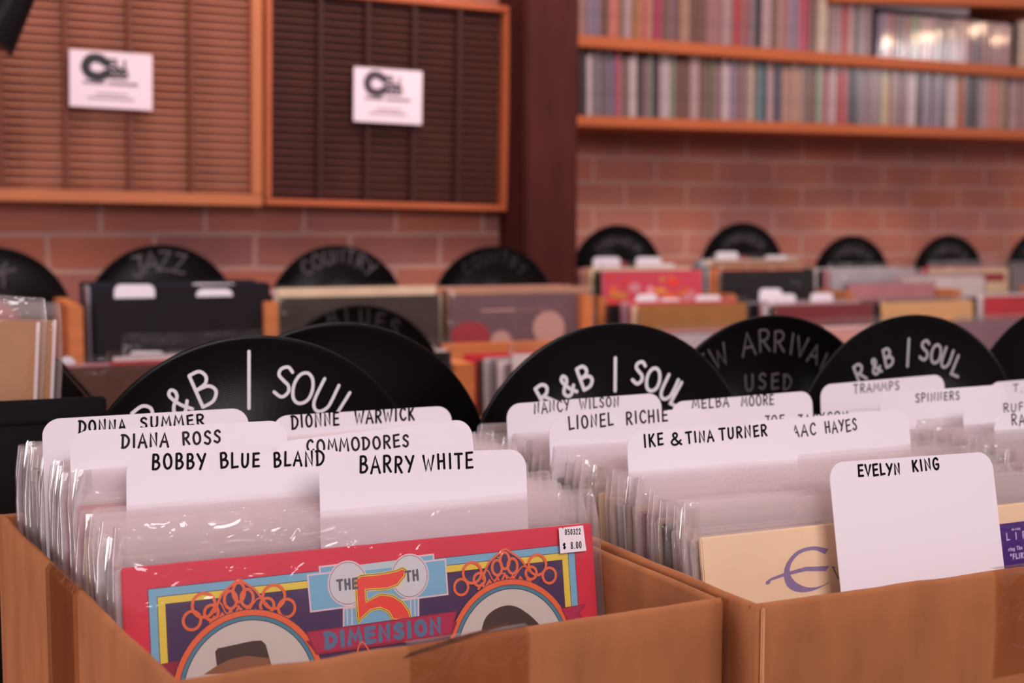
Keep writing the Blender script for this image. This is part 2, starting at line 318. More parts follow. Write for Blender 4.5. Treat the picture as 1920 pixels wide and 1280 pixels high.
def sign(pl, pr, hpx, Yf, label, mink):
    A, B = hit(*pl, Yf), hit(*pr, Yf); W = (B-A).length; h = W*hpx
    M = frame3(B-A, Vector((0, 1, 0)), A); M.translation = A-M.col[2].to_3d()*h
    o = link('paper_sign', box_me((0, 0, 0), (W, .0012, h)), mat('white_sign_paper', (226, 204, 214), .6, .3), None, M); tag(o, label, 'sign', 'paper signs on the cassette racks')
    f = Flat(-.0004); X = lambda u, v: (u*W, h*(1-v))
    f.line([X(a, b) for a, b in smooth_line([(.44, .20), (.36, .13), (.25, .14), (.19, .28), (.24, .42), (.36, .45), (.45, .38)])], W*.115, mink)
    for u in (.50, .58): f.char('E' if u < .55 else 'L', X(u, .21), h*.15, 0, W*.03, mink)
    for u, c in ((.50, 'S'), (.58, 'B'), (.66, 'B')): f.char(c, X(u, .38), h*.16, 0, W*.03, mink)
    f.char('I', X(.66, .22), h*.15, 0, W*.03, mink)
    g = mat('grey_print', (120, 104, 112), .6)
    for v, a, b in ((.56, .17, .42), (.56, .47, .82), (.75, .32, .70), (.83, .22, .78)):
        u = a
        while u < b: e = min(b, u+rnd.uniform(.03, .06)); f.line([X(u, v), X(e-.012, v)], h*(.05 if v < .6 else .022), g); u = e
    f.build('print', o)
sign((130, 92), (285.5, 103), .695, 2.868, 'white printed sign on the pale cassette rack', mat('sign_black', (40, 36, 40), .6))
sign((664, 125), (792, 134), .745, 2.878, 'white printed sign on the dark brown cassette rack', mat('sign_grey', (66, 54, 62), .6))
# black fixture at the top left corner
P = hit(5, 20, 2.2); M = Matrix.Translation(P) @ Matrix.Rotation(R(30), 4, 'Y') @ Matrix.Rotation(R(-20), 4, 'Z')
sp = empty('hanging_fixture', M); tag(sp, 'black hanging fixture at the top left corner above the pale rack', 'lamp')
bm = bmesh.new(); bmesh.ops.create_cone(bm, cap_ends=True, segments=24, radius1=.044, radius2=.03, depth=.10); link('fixture_head', done(bm), M_black, sp)
bm = bmesh.new(); bmesh.ops.create_cone(bm, cap_ends=True, segments=12, radius1=.008, radius2=.008, depth=1.75, matrix=Matrix.Rotation(R(-30), 4, 'Y') @ Matrix.Translation((-.06, 0, .90))); link('fixture_stem', done(bm), M_black, sp)

# ---------------------------------------------------------------- wall shelves and disc cases
def shelf(pl, pr, Yf, thick, label):
    A, B = hit(*pl, Yf), hit(*pr, Yf); M = frame3(B-A, Vector((0, 1, 0)), A); W = (B-A).length
    o = link('wall_shelf', box_me((0, 0, -thick), (W, YR-Yf, 0), .003), M_woodshelf, None, M); tag(o, label, 'shelf', 'wooden wall shelves'); return M
YS = 3.40
S1 = shelf((1083, 64), (2080, 137), YS, .034, 'upper orange pine wall shelf holding disc cases, right of the timber post')
S2 = shelf((1079, 216), (2080, 249), YS, .030, 'lower orange pine wall shelf holding disc cases, above the bare brick')
S3 = shelf((1560, -16), (2080, 2), YS, .030, 'short top pine wall shelf at the upper right corner of view')
CASE = {}
def case_mesh(wd, h):
    k = (round(wd, 4), round(h, 3))
    if k not in CASE:
        bm = bmesh.new(); add_box(bm, (0, 0, 0), (k[0]-.0006, .135, k[1])); bmesh.ops.recalc_face_normals(bm, faces=bm.faces)
        bmesh.ops.bevel(bm, geom=[e for e in bm.edges if abs(e.verts[0].co.y+e.verts[1].co.y) < .001], offset=.0014, segments=2, affect='EDGES')
        CASE[k] = done(bm); CASE[k].materials.append(None)
    return CASE[k]
PAL = {'pale pink': (205, 170, 172), 'grey': (138, 122, 128), 'mauve': (150, 112, 118), 'white': (226, 206, 208), 'brown': (118, 78, 66), 'black': (40, 30, 36), 'charcoal': (66, 58, 66), 'red': (196, 52, 58), 'crimson': (190, 56, 90), 'cream': (226, 200, 172),
       'tan': (196, 148, 124), 'teal': (96, 138, 152), 'olive': (124, 112, 88), 'yellow': (204, 180, 128), 'orange': (196, 96, 44), 'navy': (62, 60, 84), 'green': (140, 156, 130), 'salmon': (226, 128, 108), 'violet': (84, 50, 92), 'gold': (176, 116, 60), 'dusty rose': (176, 122, 124), 'lilac': (150, 132, 158)}
def cmat(c, gl=.3): return mat('case_'+c.replace(' ', '_')+('' if gl == .3 else '_shiny'), tuple(v*.66+k*.2 for v, k in zip(PAL[c], (140, 108, 110))), gl, .5, nz=.22, nscale=30, stretch=(1.5, 1, .8), coat=.3)
ONES = ['', 'first', 'second', 'third', 'fourth', 'fifth', 'sixth', 'seventh', 'eighth', 'ninth', 'tenth', 'eleventh', 'twelfth', 'thirteenth', 'fourteenth', 'fifteenth', 'sixteenth', 'seventeenth', 'eighteenth', 'nineteenth']
TENS = ['', '', 'twenty', 'thirty', 'forty', 'fifty', 'sixty', 'seventy', 'eighty', 'ninety']
def ordw(n):
    if n < 20: return ONES[n]
    p = 'hundred-and-' if n >= 100 else ''
    if n >= 100:
        n -= 100
        if n == 0: return 'hundredth'
        if n < 20: return p+ONES[n]
    return p+(TENS[n//10]+'-'+ONES[n % 10] if n % 10 else TENS[n//10][:-1]+'ieth')
KEY_LOW = [(1086, 'black'), (1098, 'white'), (1113, 'grey'), (1130, 'grey'), (1136, 'charcoal'), (1141, 'lilac'), (1154, 'crimson'), (1162, 'dusty rose'), (1172, 'olive'), (1180, 'white'), (1194, 'charcoal'), (1206, 'mauve'), (1217, 'green'), (1224, 'charcoal'), (1238, 'white'), (1258, 'green'), (1268, 'brown'), (1280, 'brown'),
           (1294, 'pale pink'), (1308, 'brown'), (1324, 'olive'), (1340, 'mauve'), (1354, 'white'), (1368, 'lilac'), (1380, 'mauve'), (1404, 'cream'), (1414, 'olive'), (1419, 'teal'), (1431, 'black'), (1440, 'pale pink'), (1452, 'navy'), (1468, 'tan'), (1484, 'tan'), (1510, 'brown'), (1532, 'green'), (1542, 'crimson'), (1554, 'pale pink'), (1571, 'red'), (1588, 'navy'), (1600, 'charcoal'),
           (1612, 'grey'), (1624, 'mauve'), (1638, 'grey'), (1653, 'yellow'), (1670, 'mauve'), (1690, 'mauve'), (1704, 'white'), (1718, 'charcoal'), (1730, 'lilac'), (1748, 'lilac'), (1766, 'charcoal'), (1778, 'white'), (1796, 'orange'), (1809, 'navy'), (1824, 'charcoal'), (1832, 'pale pink'), (1856, 'salmon'), (1872, 'tan'), (1884, 'brown'), (1896, 'pale pink'), (1906, 'dusty rose'), (1950, None)]
KEY_UP = [(1086, 'tan'), (1098, 'lilac'), (1118, 'brown'), (1138, 'salmon'), (1150, 'salmon'), (1162, 'olive'), (1170, 'pale pink'), (1184, 'gold'), (1200, 'salmon'), (1212, 'tan'), (1222, 'crimson'), (1238, 'brown'), (1254, 'mauve'), (1266, 'brown'), (1276, 'tan'), (1292, 'brown'), (1310, 'brown'), (1325, 'dusty rose'), (1342, 'dusty rose'), (1356, 'pale pink'), (1366, 'mauve'), (1376, 'red'), (1402, 'grey'), (1412, 'black'),
          (1426, 'pale pink'), (1444, 'brown'), (1452, 'tan'), (1468, 'dusty rose'), (1480, 'lilac'), (1494, 'crimson'), (1510, 'brown'), (1528, 'cream'), (1552, 'mauve'), (1562, 'red'), (1588, 'dusty rose'), (1600, 'grey'), (1614, 'mauve'), (1630, None)]
def fill(M, keys, widths, heights, rowname, group, gl=.3, up=.0):
    i = 0; Mi = M.inverted(); n = 0
    xk = [((Mi @ hit(k[0], 150, YS+.03)).x, k[1]) for k in keys]
    x = xk[0][0]
    while x < xk[-1][0]:
        while i < len(xk)-2 and xk[i+1][0] <= x+.004: i += 1
        wd = rnd.choice(widths); wd = min(wd, max(.008, xk[i+1][0]-x)) if rnd.random() < .8 else wd
        h = rnd.choice(heights); o = bpy.data.objects.new('disc_case', case_mesh(wd, h)); COL.objects.link(o)
        o.matrix_world = M @ Matrix.Translation((x, .03+rnd.uniform(-.004, .006), .0005)) @ Matrix.Rotation(R(rnd.uniform(-.4, .4)), 4, 'Z')
        c = xk[i][1]
        if xk[i+1][0]-xk[i][0] > .04 and rnd.random() < .3: c = rnd.choice(['mauve', 'pale pink', 'grey', 'dusty rose'])
        o.material_slots[0].link = 'OBJECT'; o.material_slots[0].material = cmat(c, gl); n += 1
        tag(o, f'{c} spined disc case, {ordw(n)} {rowname}', 'disc case', group); x += wd
fill(S2, KEY_LOW, [.0125, .0145, .0145, .016], [.172, .178, .182, .186], 'from the timber post on the lower shelf', 'disc cases on the lower shelf')
fill(S1, KEY_UP, [.0125, .0145, .0145, .016], [.178, .184, .188, .19], 'from the timber post on the upper shelf', 'disc cases on the upper shelf')
fill(S1, [(1646, 'lilac'), (1662, 'dusty rose'), (1676, 'grey'), (1694, 'dusty rose'), (1706, 'green'), (1724, 'pale pink'), (1742, 'grey'), (1768, 'grey'), (1784, 'pale pink'), (1808, 'lilac'), (1840, 'pale pink'), (1868, 'pale pink'), (1898, None)], [.0098, .0104, .0108], [.136, .138, .14], 'after the left black bookend on the upper shelf', 'slim glossy disc cases on the upper shelf', gl=.06)
for px, lab in ((1632, 'black upright bookend left of the slim glossy disc cases'), (1897, 'black upright bookend right of the slim glossy disc cases')):
    Q = S1.inverted() @ hit(px, 100, YS+.03); bm = bmesh.new(); add_box(bm, (0, 0, 0), (.012, .12, .15)); add_box(bm, (0, 0, 0), (.014, .13, .004)); bmesh.ops.recalc_face_normals(bm, faces=bm.faces)
    tag(link('bookend', done(bm), M_black, None, S1 @ Matrix.Translation((Q.x, .028, .001))), lab, 'bookend', 'black bookends')
fill(S1, [(1909, 'cream'), (1990, None)], [.0145], [.15, .16], 'after the right black bookend on the upper shelf', 'disc cases past the black bookend')
def lying(M, px0, px1, wy, z, th, c, label):
    x0 = (M.inverted() @ hit(px0, wy, YS+.03)).x; x1 = (M.inverted() @ hit(px1, wy, YS+.03)).x
    o = link('box_set', box_me((x0, .03, z), (x1, .15, z+th), .0015), cmat(c), None, M); tag(o, label, 'box set', 'box sets lying on the disc cases')
lying(S1, 1637, 1818, 10, .152, .034, 'violet', 'violet box set lying flat on the slim glossy disc cases')
lying(S2, 1852, 2000, 155, .187, .024, 'crimson', 'crimson box set lying flat on the lower row of disc cases')
lying(S2, 1806, 1846, 152, .187, .014, 'black', 'small black box set lying flat beside the crimson one')

# ---------------------------------------------------------------- records
CW = .315
cover_me = {}
def cover_mesh(kind):
    if kind not in cover_me:
        bm = bmesh.new(); add_box(bm, (-CW/2, -.002, 0), (CW/2, .002, CW)); bmesh.ops.recalc_face_normals(bm, faces=bm.faces)
        bmesh.ops.bevel(bm, geom=bm.edges[:], offset=.0009, segments=2, affect='EDGES'); cover_me[kind] = done(bm); cover_me[kind].materials.append(None)
    return cover_me[kind]
SL = []
def sleeve_mesh(seed, H, amp=1.0, t=.0056):
    rr = random.Random(seed); W = .324; nx, nz = 18, 16; loop = []
    for i in range(nx+1): loop.append((-W/2+W*i/nx, -t/2, 0))
    loop += [(W/2+.0012, -t/4, 1), (W/2+.0018, 0, 1), (W/2+.0012, t/4, 1)]
    for i in range(nx, -1, -1): loop.append((-W/2+W*i/nx, t/2, 2))
    loop += [(-W/2-.0012, t/4, 3), (-W/2-.0018, 0, 3), (-W/2-.0012, -t/4, 3)]
    bm = bmesh.new(); rows = []
    for k in range(nz+1):
        v = k/nz; z = -.003+H*v; row = []
        for (x, y, s) in loop:
            q = Vector((x*9+seed*7.3, z*7, s*3.1)); e = noise.noise(q); e2 = noise.noise(q*2.7+Vector((3, 1, 2)))
            edge = max(abs(x)/(W/2), 0)**8; up = max(0, (z-.30)/.04)
            yy = y*(1-.55*min(1, up)*(1-.4*abs(e)))+(e*.0010+e2*.0006)*amp*(.2+.5*edge+1.2*up)
            xx = x+(noise.noise(Vector((z*16, seed*3.7, s)))*.0022*amp if abs(x) > W*.47 else 0)
            zz = z+(noise.noise(Vector((x*14, seed*5.1, s)))*.0030*amp if k == nz else 0)
            if k >= nz-1: xx -= math.copysign(max(0, abs(x)-W*.47), x)*(.3 if k == nz else .06)
            row.append(bm.verts.new((xx, yy, zz)))
        rows.append(row)
    n = len(loop)
    for k in range(nz):
        for i in range(n): bm.faces.new((rows[k][i], rows[k][(i+1) % n], rows[k+1][(i+1) % n], rows[k+1][i]))
    bmesh.ops.recalc_face_normals(bm, faces=bm.faces)
    me = done(bm, True); me.materials.append(M_film); return me
for s in range(8): SL.append(sleeve_mesh(s+1, .334+.0022*(s % 5)))
RC = {'red': (196, 40, 56), 'cream': (226, 200, 168), 'white': (222, 210, 208), 'black': (28, 22, 26), 'brown': (92, 60, 50), 'grey': (128, 118, 122), 'mauve': (142, 108, 118), 'purple': (82, 54, 110), 'tan': (178, 130, 100), 'navy': (40, 42, 66), 'rose': (196, 132, 138), 'olive': (104, 92, 66), 'orange': (206, 108, 60), 'teal': (96, 128, 132), 'pale grey': (188, 178, 182)}
def rmat(c): return mat('cover_'+c.replace(' ', '_'), RC[c], .5, .12 if c in ('black', 'navy', 'olive', 'brown') else .35, nz=.12, nscale=14)
def record(M, c, label, group, sleeve=None, cover=None):
    """record standing with the bottom middle of its cover at M"""
    if sleeve is None and cover is None:
        o = bpy.data.objects.new('record_album', cover_mesh('plain')); COL.objects.link(o); o.matrix_world = M
        o.material_slots[0].link = 'OBJECT'; o.material_slots[0].material = rmat(c); tag(o, label, 'record', group); return o, o
    root = empty('record_album', M); tag(root, label, 'record', group)
    if cover is None:
        o = bpy.data.objects.new('cover', cover_mesh('plain')); COL.objects.link(o); o.parent = root
        o.material_slots[0].link = 'OBJECT'; o.material_slots[0].material = rmat(c)
    else:
        o = link('cover', cover[0], cover[1], root)
    if sleeve is not None:
        s = bpy.data.objects.new('plastic_sleeve', SL[sleeve % len(SL)])
        if root.location.y > 1.5: s.material_slots[0].link = 'OBJECT'; s.material_slots[0].material = M_filmbg
        COL.objects.link(s); s.parent = root; s['label'] = 'clear plastic outer sleeve'
    return root, o
def standing(xl, Y, ztop, lean, roll=0.0):
    """frame for a record whose top edge starts at xl, in the plane through Y at the height of its top"""
    ey = Vector((0, math.cos(lean), -math.sin(lean))); M = frame3(Vector((1, 0, 0)), ey, Vector((0, 0, 0)))
    M = M @ Matrix.Rotation(roll, 4, 'Y'); M.translation = Vector((xl+CW/2, Y, ztop))-M.col[2].to_3d()*CW
    return M

# ------------------------------------------------ cards with names
def lean1(Y): return R(max(1.5, 10-8.5*(Y-.80)/.28))
def card_mesh(wd, h, r=.0125):
    pts = [(-wd/2, 0), (wd/2, 0)]
    pts += [(wd/2-r+r*math.cos(t), h-r+r*math.sin(t)) for t in [math.pi/2*k/8 for k in range(9)]]
    pts += [(-wd/2+r-r*math.sin(t), h-r+r*math.cos(t)) for t in [math.pi/2*k/8 for k in range(9)]]
    return done(prism(pts, -.0004, .0004))
def card(pl, pr, Y, words, label, group, lean=None, h=.20, ink=None, th=.0016, ztarget=1.11):
    lean = lean1(Y) if lean is None else lean
    M, wd = top_edge_frame(pl, pr, Y, lean, h, ztarget)
    o = link('divider_card', card_mesh(wd, h), M_card, None, M); tag(o, label, 'divider card', group)
    if words:
        f = Flat(-.0006); Mi = M.inverted()
        for (t, a, b, hp) in words:
            A = Mi @ hit(*a, Y, lean, ztarget); B = Mi @ hit(*b, Y, lean, ztarget); T = Mi @ hit(a[0], a[1]-hp, Y, lean, ztarget)
            f.word(t, (A.x, A.z), (B.x, B.z), T.z-A.z, th, ink or M_ink)
        f.build('lettering', o)
    return o
g1, g2, g3 = 'name cards in the left box', 'name cards in the middle box', 'name cards in the right box'
card((598, 855), (985, 841), .832, [('BARRY', (674, 886), (775, 884), 30), ('WHITE', (794, 881), (886, 875), 28)], 'white divider card with bold black lettering standing closest above the red album, right of centre', g1)
card((237, 853.5), (650, 842), .885, [('BOBBY', (285, 880), (384, 878), 28), ('BLUE', (413, 877), (486, 874), 26), ('BLAND', (513, 875), (607, 871), 26)], 'white divider card with three black words above the red album, left of centre', g1)
card((512, 829), (882, 784), .902, [('COMMODORES', (575, 849), (766, 836), 23)], 'tilted white divider card with one long word, behind the two front cards of left box', g1, ink=M_inkg)
card((130, 808.5), (537, 787), .925, [('DIANA', (228, 838), (315, 836), 24), ('ROSS', (342, 833), (413, 830), 23)], 'white divider card with grey lettering, second from the left end of the left box', g1, ink=M_inkg)
card((78, 786), (465, 764), .9905, [('DONNA', (148, 811), (235, 808), 22), ('SUMMER', (263, 803), (382, 796), 20)], 'rearmost white divider card on the left side of the left box', g1)
card((510, 780), (846, 760), 1.0175, [('DIONNE', (547, 803), (635, 796), 23), ('WARWICK', (666, 793), (776, 787), 23)], 'rearmost white divider card on the right side of the left box', g1, th=.0017)
card((949, 757.5), (1239, 736), 1.015, [('NANCY', (1001, 775), (1067, 768), 20), ('WILSON', (1087, 766), (1160, 761), 18)], 'rearmost white divider card on the left of the middle box, before the record sign', g2, th=.0013)
card((1028, 784), (1331, 763), .942, [('LIONEL', (1066, 804), (1149, 797), 23), ('RICHIE', (1174, 795), (1251, 788), 22)], 'white divider card with grey lettering in the middle box, second from the left', g2, ink=M_inkg)
card((1174, 808), (1491, 791), .845, [('IKE', (1207, 837), (1243, 834), 22), ('&', (1257, 834), (1278, 832), 22), ('TINA', (1287, 831), (1337, 826), 20), ('TURNER', (1349, 823), (1437, 817), 20)], 'white divider card with bold black lettering and an ampersand in the middle box', g2)
card((1395, 791), (1702, 766.5), .868, [('ISAAC', (1462, 820), (1529, 814), 21), ('HAYES', (1547, 812), (1606, 805), 21)], 'white divider card rising just behind the tall white card in the middle box', g2, ink=M_inkg, th=.0014)
card((1375, 789), (1660, 768), .93, [('JOE', (1434, 798), (1470, 795), 18), ('JACKSON', (1496, 796), (1590, 788), 18)], 'half-hidden divider card in the middle box, only its top edge showing', g2, ink=M_inkg, th=.0014)
card((1258, 753.5), (1522, 732), .999, [('MELBA', (1298, 767), (1366, 761), 18), ('MOORE', (1390, 762), (1450, 757), 18)], 'rearmost white divider card on the right of the middle box, below the grey lettered record', g2, th=.0013)
card((1538, 721.5), (1770, 701), 1.0285, [('TRAMMPS', (1600, 737), (1685, 729), 16)], 'rearmost white divider card in the right box, in front of the record sign', g3, ink=M_inkg, th=.0012, lean=R(2))
card((1648, 737.5), (1886, 720), .9615, [('SPINNERS', (1716, 753), (1798, 748), 15)], 'white divider card one row in front of the rearmost card of the right box', g3, ink=M_inkg, th=.0012)
card((1855, 717), (2090, 698), 1.03, [('T', (1899, 735), (1909, 734), 14), ('.', (1913, 734), (1917, 734), 14)], 'white divider card cut by the right picture edge, uppermost of those there', g3, ink=M_inkg, th=.0012, lean=R(2))
card((1805, 759), (2060, 743), .925, [('RUFUS', (1881, 772), (1945, 768), 15)], 'white divider card at the right picture edge, its word half covered', g3, th=.0012)
card((1863, 780), (2125, 764), .885, [('RAY', (1896, 797), (1935, 795), 20), ('GOODMAN', (1950, 793), (2060, 786), 20)], 'white divider card at the right picture edge, lowest and nearest of those there', g3, th=.0013)
EVL = R(12)
card((1553, 867), (1858, 846), .738, [('EVELYN', (1609, 892), (1687, 888), 20), ('KING', (1711, 884), (1760, 878), 20)], 'tall white divider card leaning in front of the cream album, touching the box front', g2, lean=EVL, h=.158, th=.0016, ztarget=1.13)

# ------------------------------------------------ printed covers
def printed_cover(paint, base, pl, pr, Y, lean):
    M, wd = top_edge_frame(pl, pr, Y, lean, CW, 1.096); k = wd/CW
    f = Flat(-.0021); Mi = M.inverted()
    L = lambda x, y: (lambda q: (q.x, q.z))(Mi @ hit(x, y, Y, lean, 1.096))
    paint(f, L)
    add_bm = bmesh.new(); add_box(add_bm, (-wd/2, -.002, 0), (wd/2, .002, CW)); bmesh.ops.recalc_face_normals(add_bm, faces=add_bm.faces)
    bmesh.ops.bevel(add_bm, geom=add_bm.edges[:], offset=.0009, segments=2, affect='EDGES')
    me0 = bpy.data.meshes.new('tmp'); f.bm.to_mesh(me0); f.bm.free()
    for p in me0.polygons: p.material_index += 1
    add_bm.from_mesh(me0); bpy.data.meshes.remove(me0)
    return M, (done(add_bm), [base]+f.mats), wd
pm = lambda n, c: mat('print_'+n, c, .45, .4)
def paint_red(f, L):
    z7 = lambda x, y: (220+x/4, 980+y/4); z8 = lambda x, y: (660+x/4, 960+y/4)
    P7 = lambda *p: [L(*z7(x, y)) for x, y in p]; P8 = lambda *p: [L(*z8(x, y)) for x, y in p]
    blue, yel, pur, org, off, teal = pm('blue', (120, 178, 206)), pm('yellow', (232, 204, 70)), pm('purple', (62, 36, 84)), pm('orange', (232, 104, 56)), pm('offwhite', (206, 194, 186)), pm('teal', (70, 130, 150))
    mag, mag2, red5, line, lav, dk, gre = pm('magenta', (176, 30, 76)), pm('dark_magenta', (150, 18, 52)), pm('scarlet', (232, 66, 52)), pm('outline', (58, 40, 66)), pm('pinkish_white', (226, 200, 204)), pm('dark_brown', (66, 44, 40)), pm('grey_ink', (84, 86, 98))
    TL, TR, BL = L(277, 1104.3), L(1073.5, 1019.5), L(283.7, 1236); h = .17
    x0, x1, zt = TL[0], TR[0], (TL[1]+TR[1])/2
    rect = lambda a, b, c, d: [(a, b), (c, b), (c, d), (a, d)]
    zr = lambda u: TL[1]+(TR[1]-TL[1])*(u-x0)/(x1-x0)
    def band(i, m_): f.poly([(x0+i, zr(x0)-i), (x1-i, zr(x1)-i), (x1-i, zr(x1)-h), (x0+i, zr(x0)-h)], m_)
    band(-.0004, line); band(0, blue); band(.0048, line); band(.0052, yel); band(.0096, line); band(.0100, pur)
    f.poly([(x0-.02, zr(x0)-.046), (x0+.03, zr(x0)-.044), (x0+.06, zr(x0)-.17), (x0-.02, zr(x0)-.17)], mag2)
    # logo block
    def outlined(p, fill_): f.poly(p, fill_); f.line(p, .0011, lav, closed=True)
    outlined(P7((1690, 640), (1690, 800))+P8((490, 800), (490, 640)), blue)
    for X in (1715, 1750): f.line(P7((X, 640), (X+4, 760)), .0008, lav)
    for X in (430, 460): f.line(P8((X, 650), (X+4, 770)), .0008, lav)
    outlined([L(597, 1062), L(640, 1057), L(644, 1099), L(602, 1104)], blue); outlined([L(772, 1043), L(810, 1038.7), L(813.5, 1079), L(776, 1083)], blue)
    outlined([L(575, 1077.5), L(832.5, 1047.5), L(837, 1113), L(581, 1145.5)], blue)
    f.poly([L(640, 1062), L(775, 1045), L(775, 1058), L(640, 1074)], pm('pale_blue', (186, 206, 212)))
    for c, rx, ry in (((650, 1092.5), 34, 39), ((766, 1079), 32.5, 38.5)):
        a = L(*c); b = L(c[0]+rx, c[1]); d = L(c[0], c[1]-ry); RX = b[0]-a[0]; RY = d[1]-a[1]
        f.ellipse(a, RX+.0012, RY+.0012, lav); f.ellipse(a, RX+.0002, RY+.0002, line); f.ellipse(a, RX-.0001, RY-.0001, pm('pearl', (208, 208, 212)))
    W = lambda t, a, b, hp, wd, m_: f.word(t, L(*a), L(*b), L(a[0], a[1]-hp)[1]-L(*a)[1], wd, m_, jit=.02)
    five = P8((15, 500), (60, 472), (200, 460), (320, 437), (368, 416), (394, 430), (384, 480), (330, 545), (260, 570), (95, 582), (100, 665), (200, 612), (290, 620), (370, 670), (420, 740), (434, 800), (300, 805), (262, 742), (200, 715), (130, 732), (66, 790), (44, 822), (34, 790), (25, 650))
    f.poly(five, red5); f.line(five, .0016, yel, closed=True); f.line(five, .0004, line, closed=True)
    W('THE', (631, 1105), (668, 1101), 18, .0015, gre); W('TH', (759, 1089), (782, 1086), 18, .0015, gre)
    # ovals with loops on top
    def oval(c, rx, ry, tilt):
        a = L(*c); RX = L(c[0]+rx, c[1])[0]-a[0]; RY = L(c[0], c[1]-ry)[1]-a[1]
        f.ellipse(a, RX+.0042, RY+.0042, line, tilt, 72); f.ellipse(a, RX+.0038, RY+.0038, org, tilt, 72); f.ellipse(a, RX+.0004, RY+.0004, line, tilt, 72); f.ellipse(a, RX, RY, teal, tilt, 72); f.ellipse(a, RX-.0022, RY-.0022, line, tilt, 72); f.ellipse(a, RX-.0027, RY-.0027, off, tilt, 72)
    def loops(cx, cy, s=1.0):
        c = lambda dx, dy: L(cx+dx*s/4, cy+(dy-dx*.107)*s/4)
        lw = .0018; ex = lambda dx, dy, r, r2=None: f.line(ell(c(dx, dy), r*s/4*.00034, (r2 or r)*s/4*.00036, 0, 22), lw, org, closed=True)
        f.poly([c(-180, 150), c(-120, 0), c(-40, -70), c(0, -92), c(40, -70), c(120, -10), c(190, 110), c(190, 180), c(-180, 200)], pur)
        f.line(smooth_line([c(-178, 130), c(-130, 10), c(-50, -60), c(0, -92), c(50, -60), c(130, 5), c(195, 105)]), .0014, org)
        for q in ((-262, 70, 82), (-350, 175, 62), (262, 62, 82), (358, 158, 62), (-205, 130, 50), (212, 122, 50)): ex(*q)
        ex(0, 0, 42, 66); ex(-62, 50, 45, 60); ex(62, 50, 45, 60)
        for k in range(-3, 4): f.line([c(k*62-26, 165+abs(k)*13), c(k*62, 108+abs(k)*20), c(k*62+26, 165+abs(k)*13)], .0018, org)
        f.line(smooth_line([c(-240, 170), c(-150, 60), c(-90, 150), c(-20, 100), c(60, 150), c(150, 60), c(250, 160)]), .0009, org)
    loops(446, 1109); loops(943, 1050, .93)
    oval((467, 1296), 129, 143, R(1)); oval((957, 1228), 107, 133, R(1))
    f.poly(P7((725, 960), (745, 935), (1000, 880), (1070, 876), (1103, 905), (1145, 1060), (740, 1080)), dk)
    f.poly(P7((738, 1064), (840, 1015), (960, 990), (1128, 1008), (1150, 1100), (640, 1130)), pm('hat_tan', (140, 88, 58)))
    f.poly(P8(*smooth_line([(955, 880), (985, 790), (1050, 728), (1140, 695), (1220, 706), (1300, 755), (1360, 808), (1395, 860), (1380, 980), (1000, 980)])), dk)
    # banner
    f.poly(P7((1405, 880), (1490, 985))+P8((735, 920), (775, 815)), mag2)
    ban = P7((1410, 815), (1480, 975))+P8((728, 905), (766, 740)); f.poly(ban, mag); f.line(ban, .0009, mag2, closed=True)
    W('DIMENSION', (608, 1212), (823, 1184), 26, .0030, pm('slate_blue', (86, 116, 148)))
    f.line(smooth_line([L(668, 1222), L(672, 1204), L(678, 1203), L(686, 1214), L(690, 1222)]), .001, org)
    nt = P8((1555, 716), (1735, 686), (1678, 752), (1712, 800), (1605, 822)); f.poly(nt, mag); f.line(nt, .0009, mag2, closed=True)
LR = R(9.5)
M, cv, wd = printed_cover(paint_red, mat('red_cover_card', (214, 30, 64), .42, .45, nz=.05, nscale=30), (226, 1065), (1107, 980), .815, LR)
SL.append(sleeve_mesh(31, .342, .9, .0085))
front, fc = record(M, None, 'red album with ovals and lettering on its cover, front of the left box', 'records in the left cardboard box', 8, cv)
st = Flat(-.0001); Mi = M.inverted(); L = lambda x, y: (lambda q: (q.x, q.z))(Mi @ hit(x, y, .815, LR, 1.096))
q4 = [L(660+x/4, 960+y/4) for x, y in ((1525, 116), (1706, 96), (1731, 285), (1536, 306))]
bm = prism(q4, -.0056, -.0054); so = link('price_sticker', done(bm), mat('sticker_paper', (236, 226, 232), .5), front); so['label'] = 'white price sticker'
st = Flat(-.00565); pz = lambda x, y: L(660+x/4, 960+y/4)
hh = pz(1570, 125)[1]-pz(1570, 165)[1]
st.word("050322", pz(1572, 167), pz(1688, 160), hh, .00055, M_ink, .01); st.word("'", pz(1552, 150), pz(1562, 149), hh, .0006, M_ink, 0)
st.word("$", pz(1558, 272), pz(1577, 270), hh*1.05, .0009, M_ink, 0); st.word("8.00", pz(1615, 270), pz(1694, 264), hh*1.2, .0006, M_ink, .01)
st.build('lettering', so)
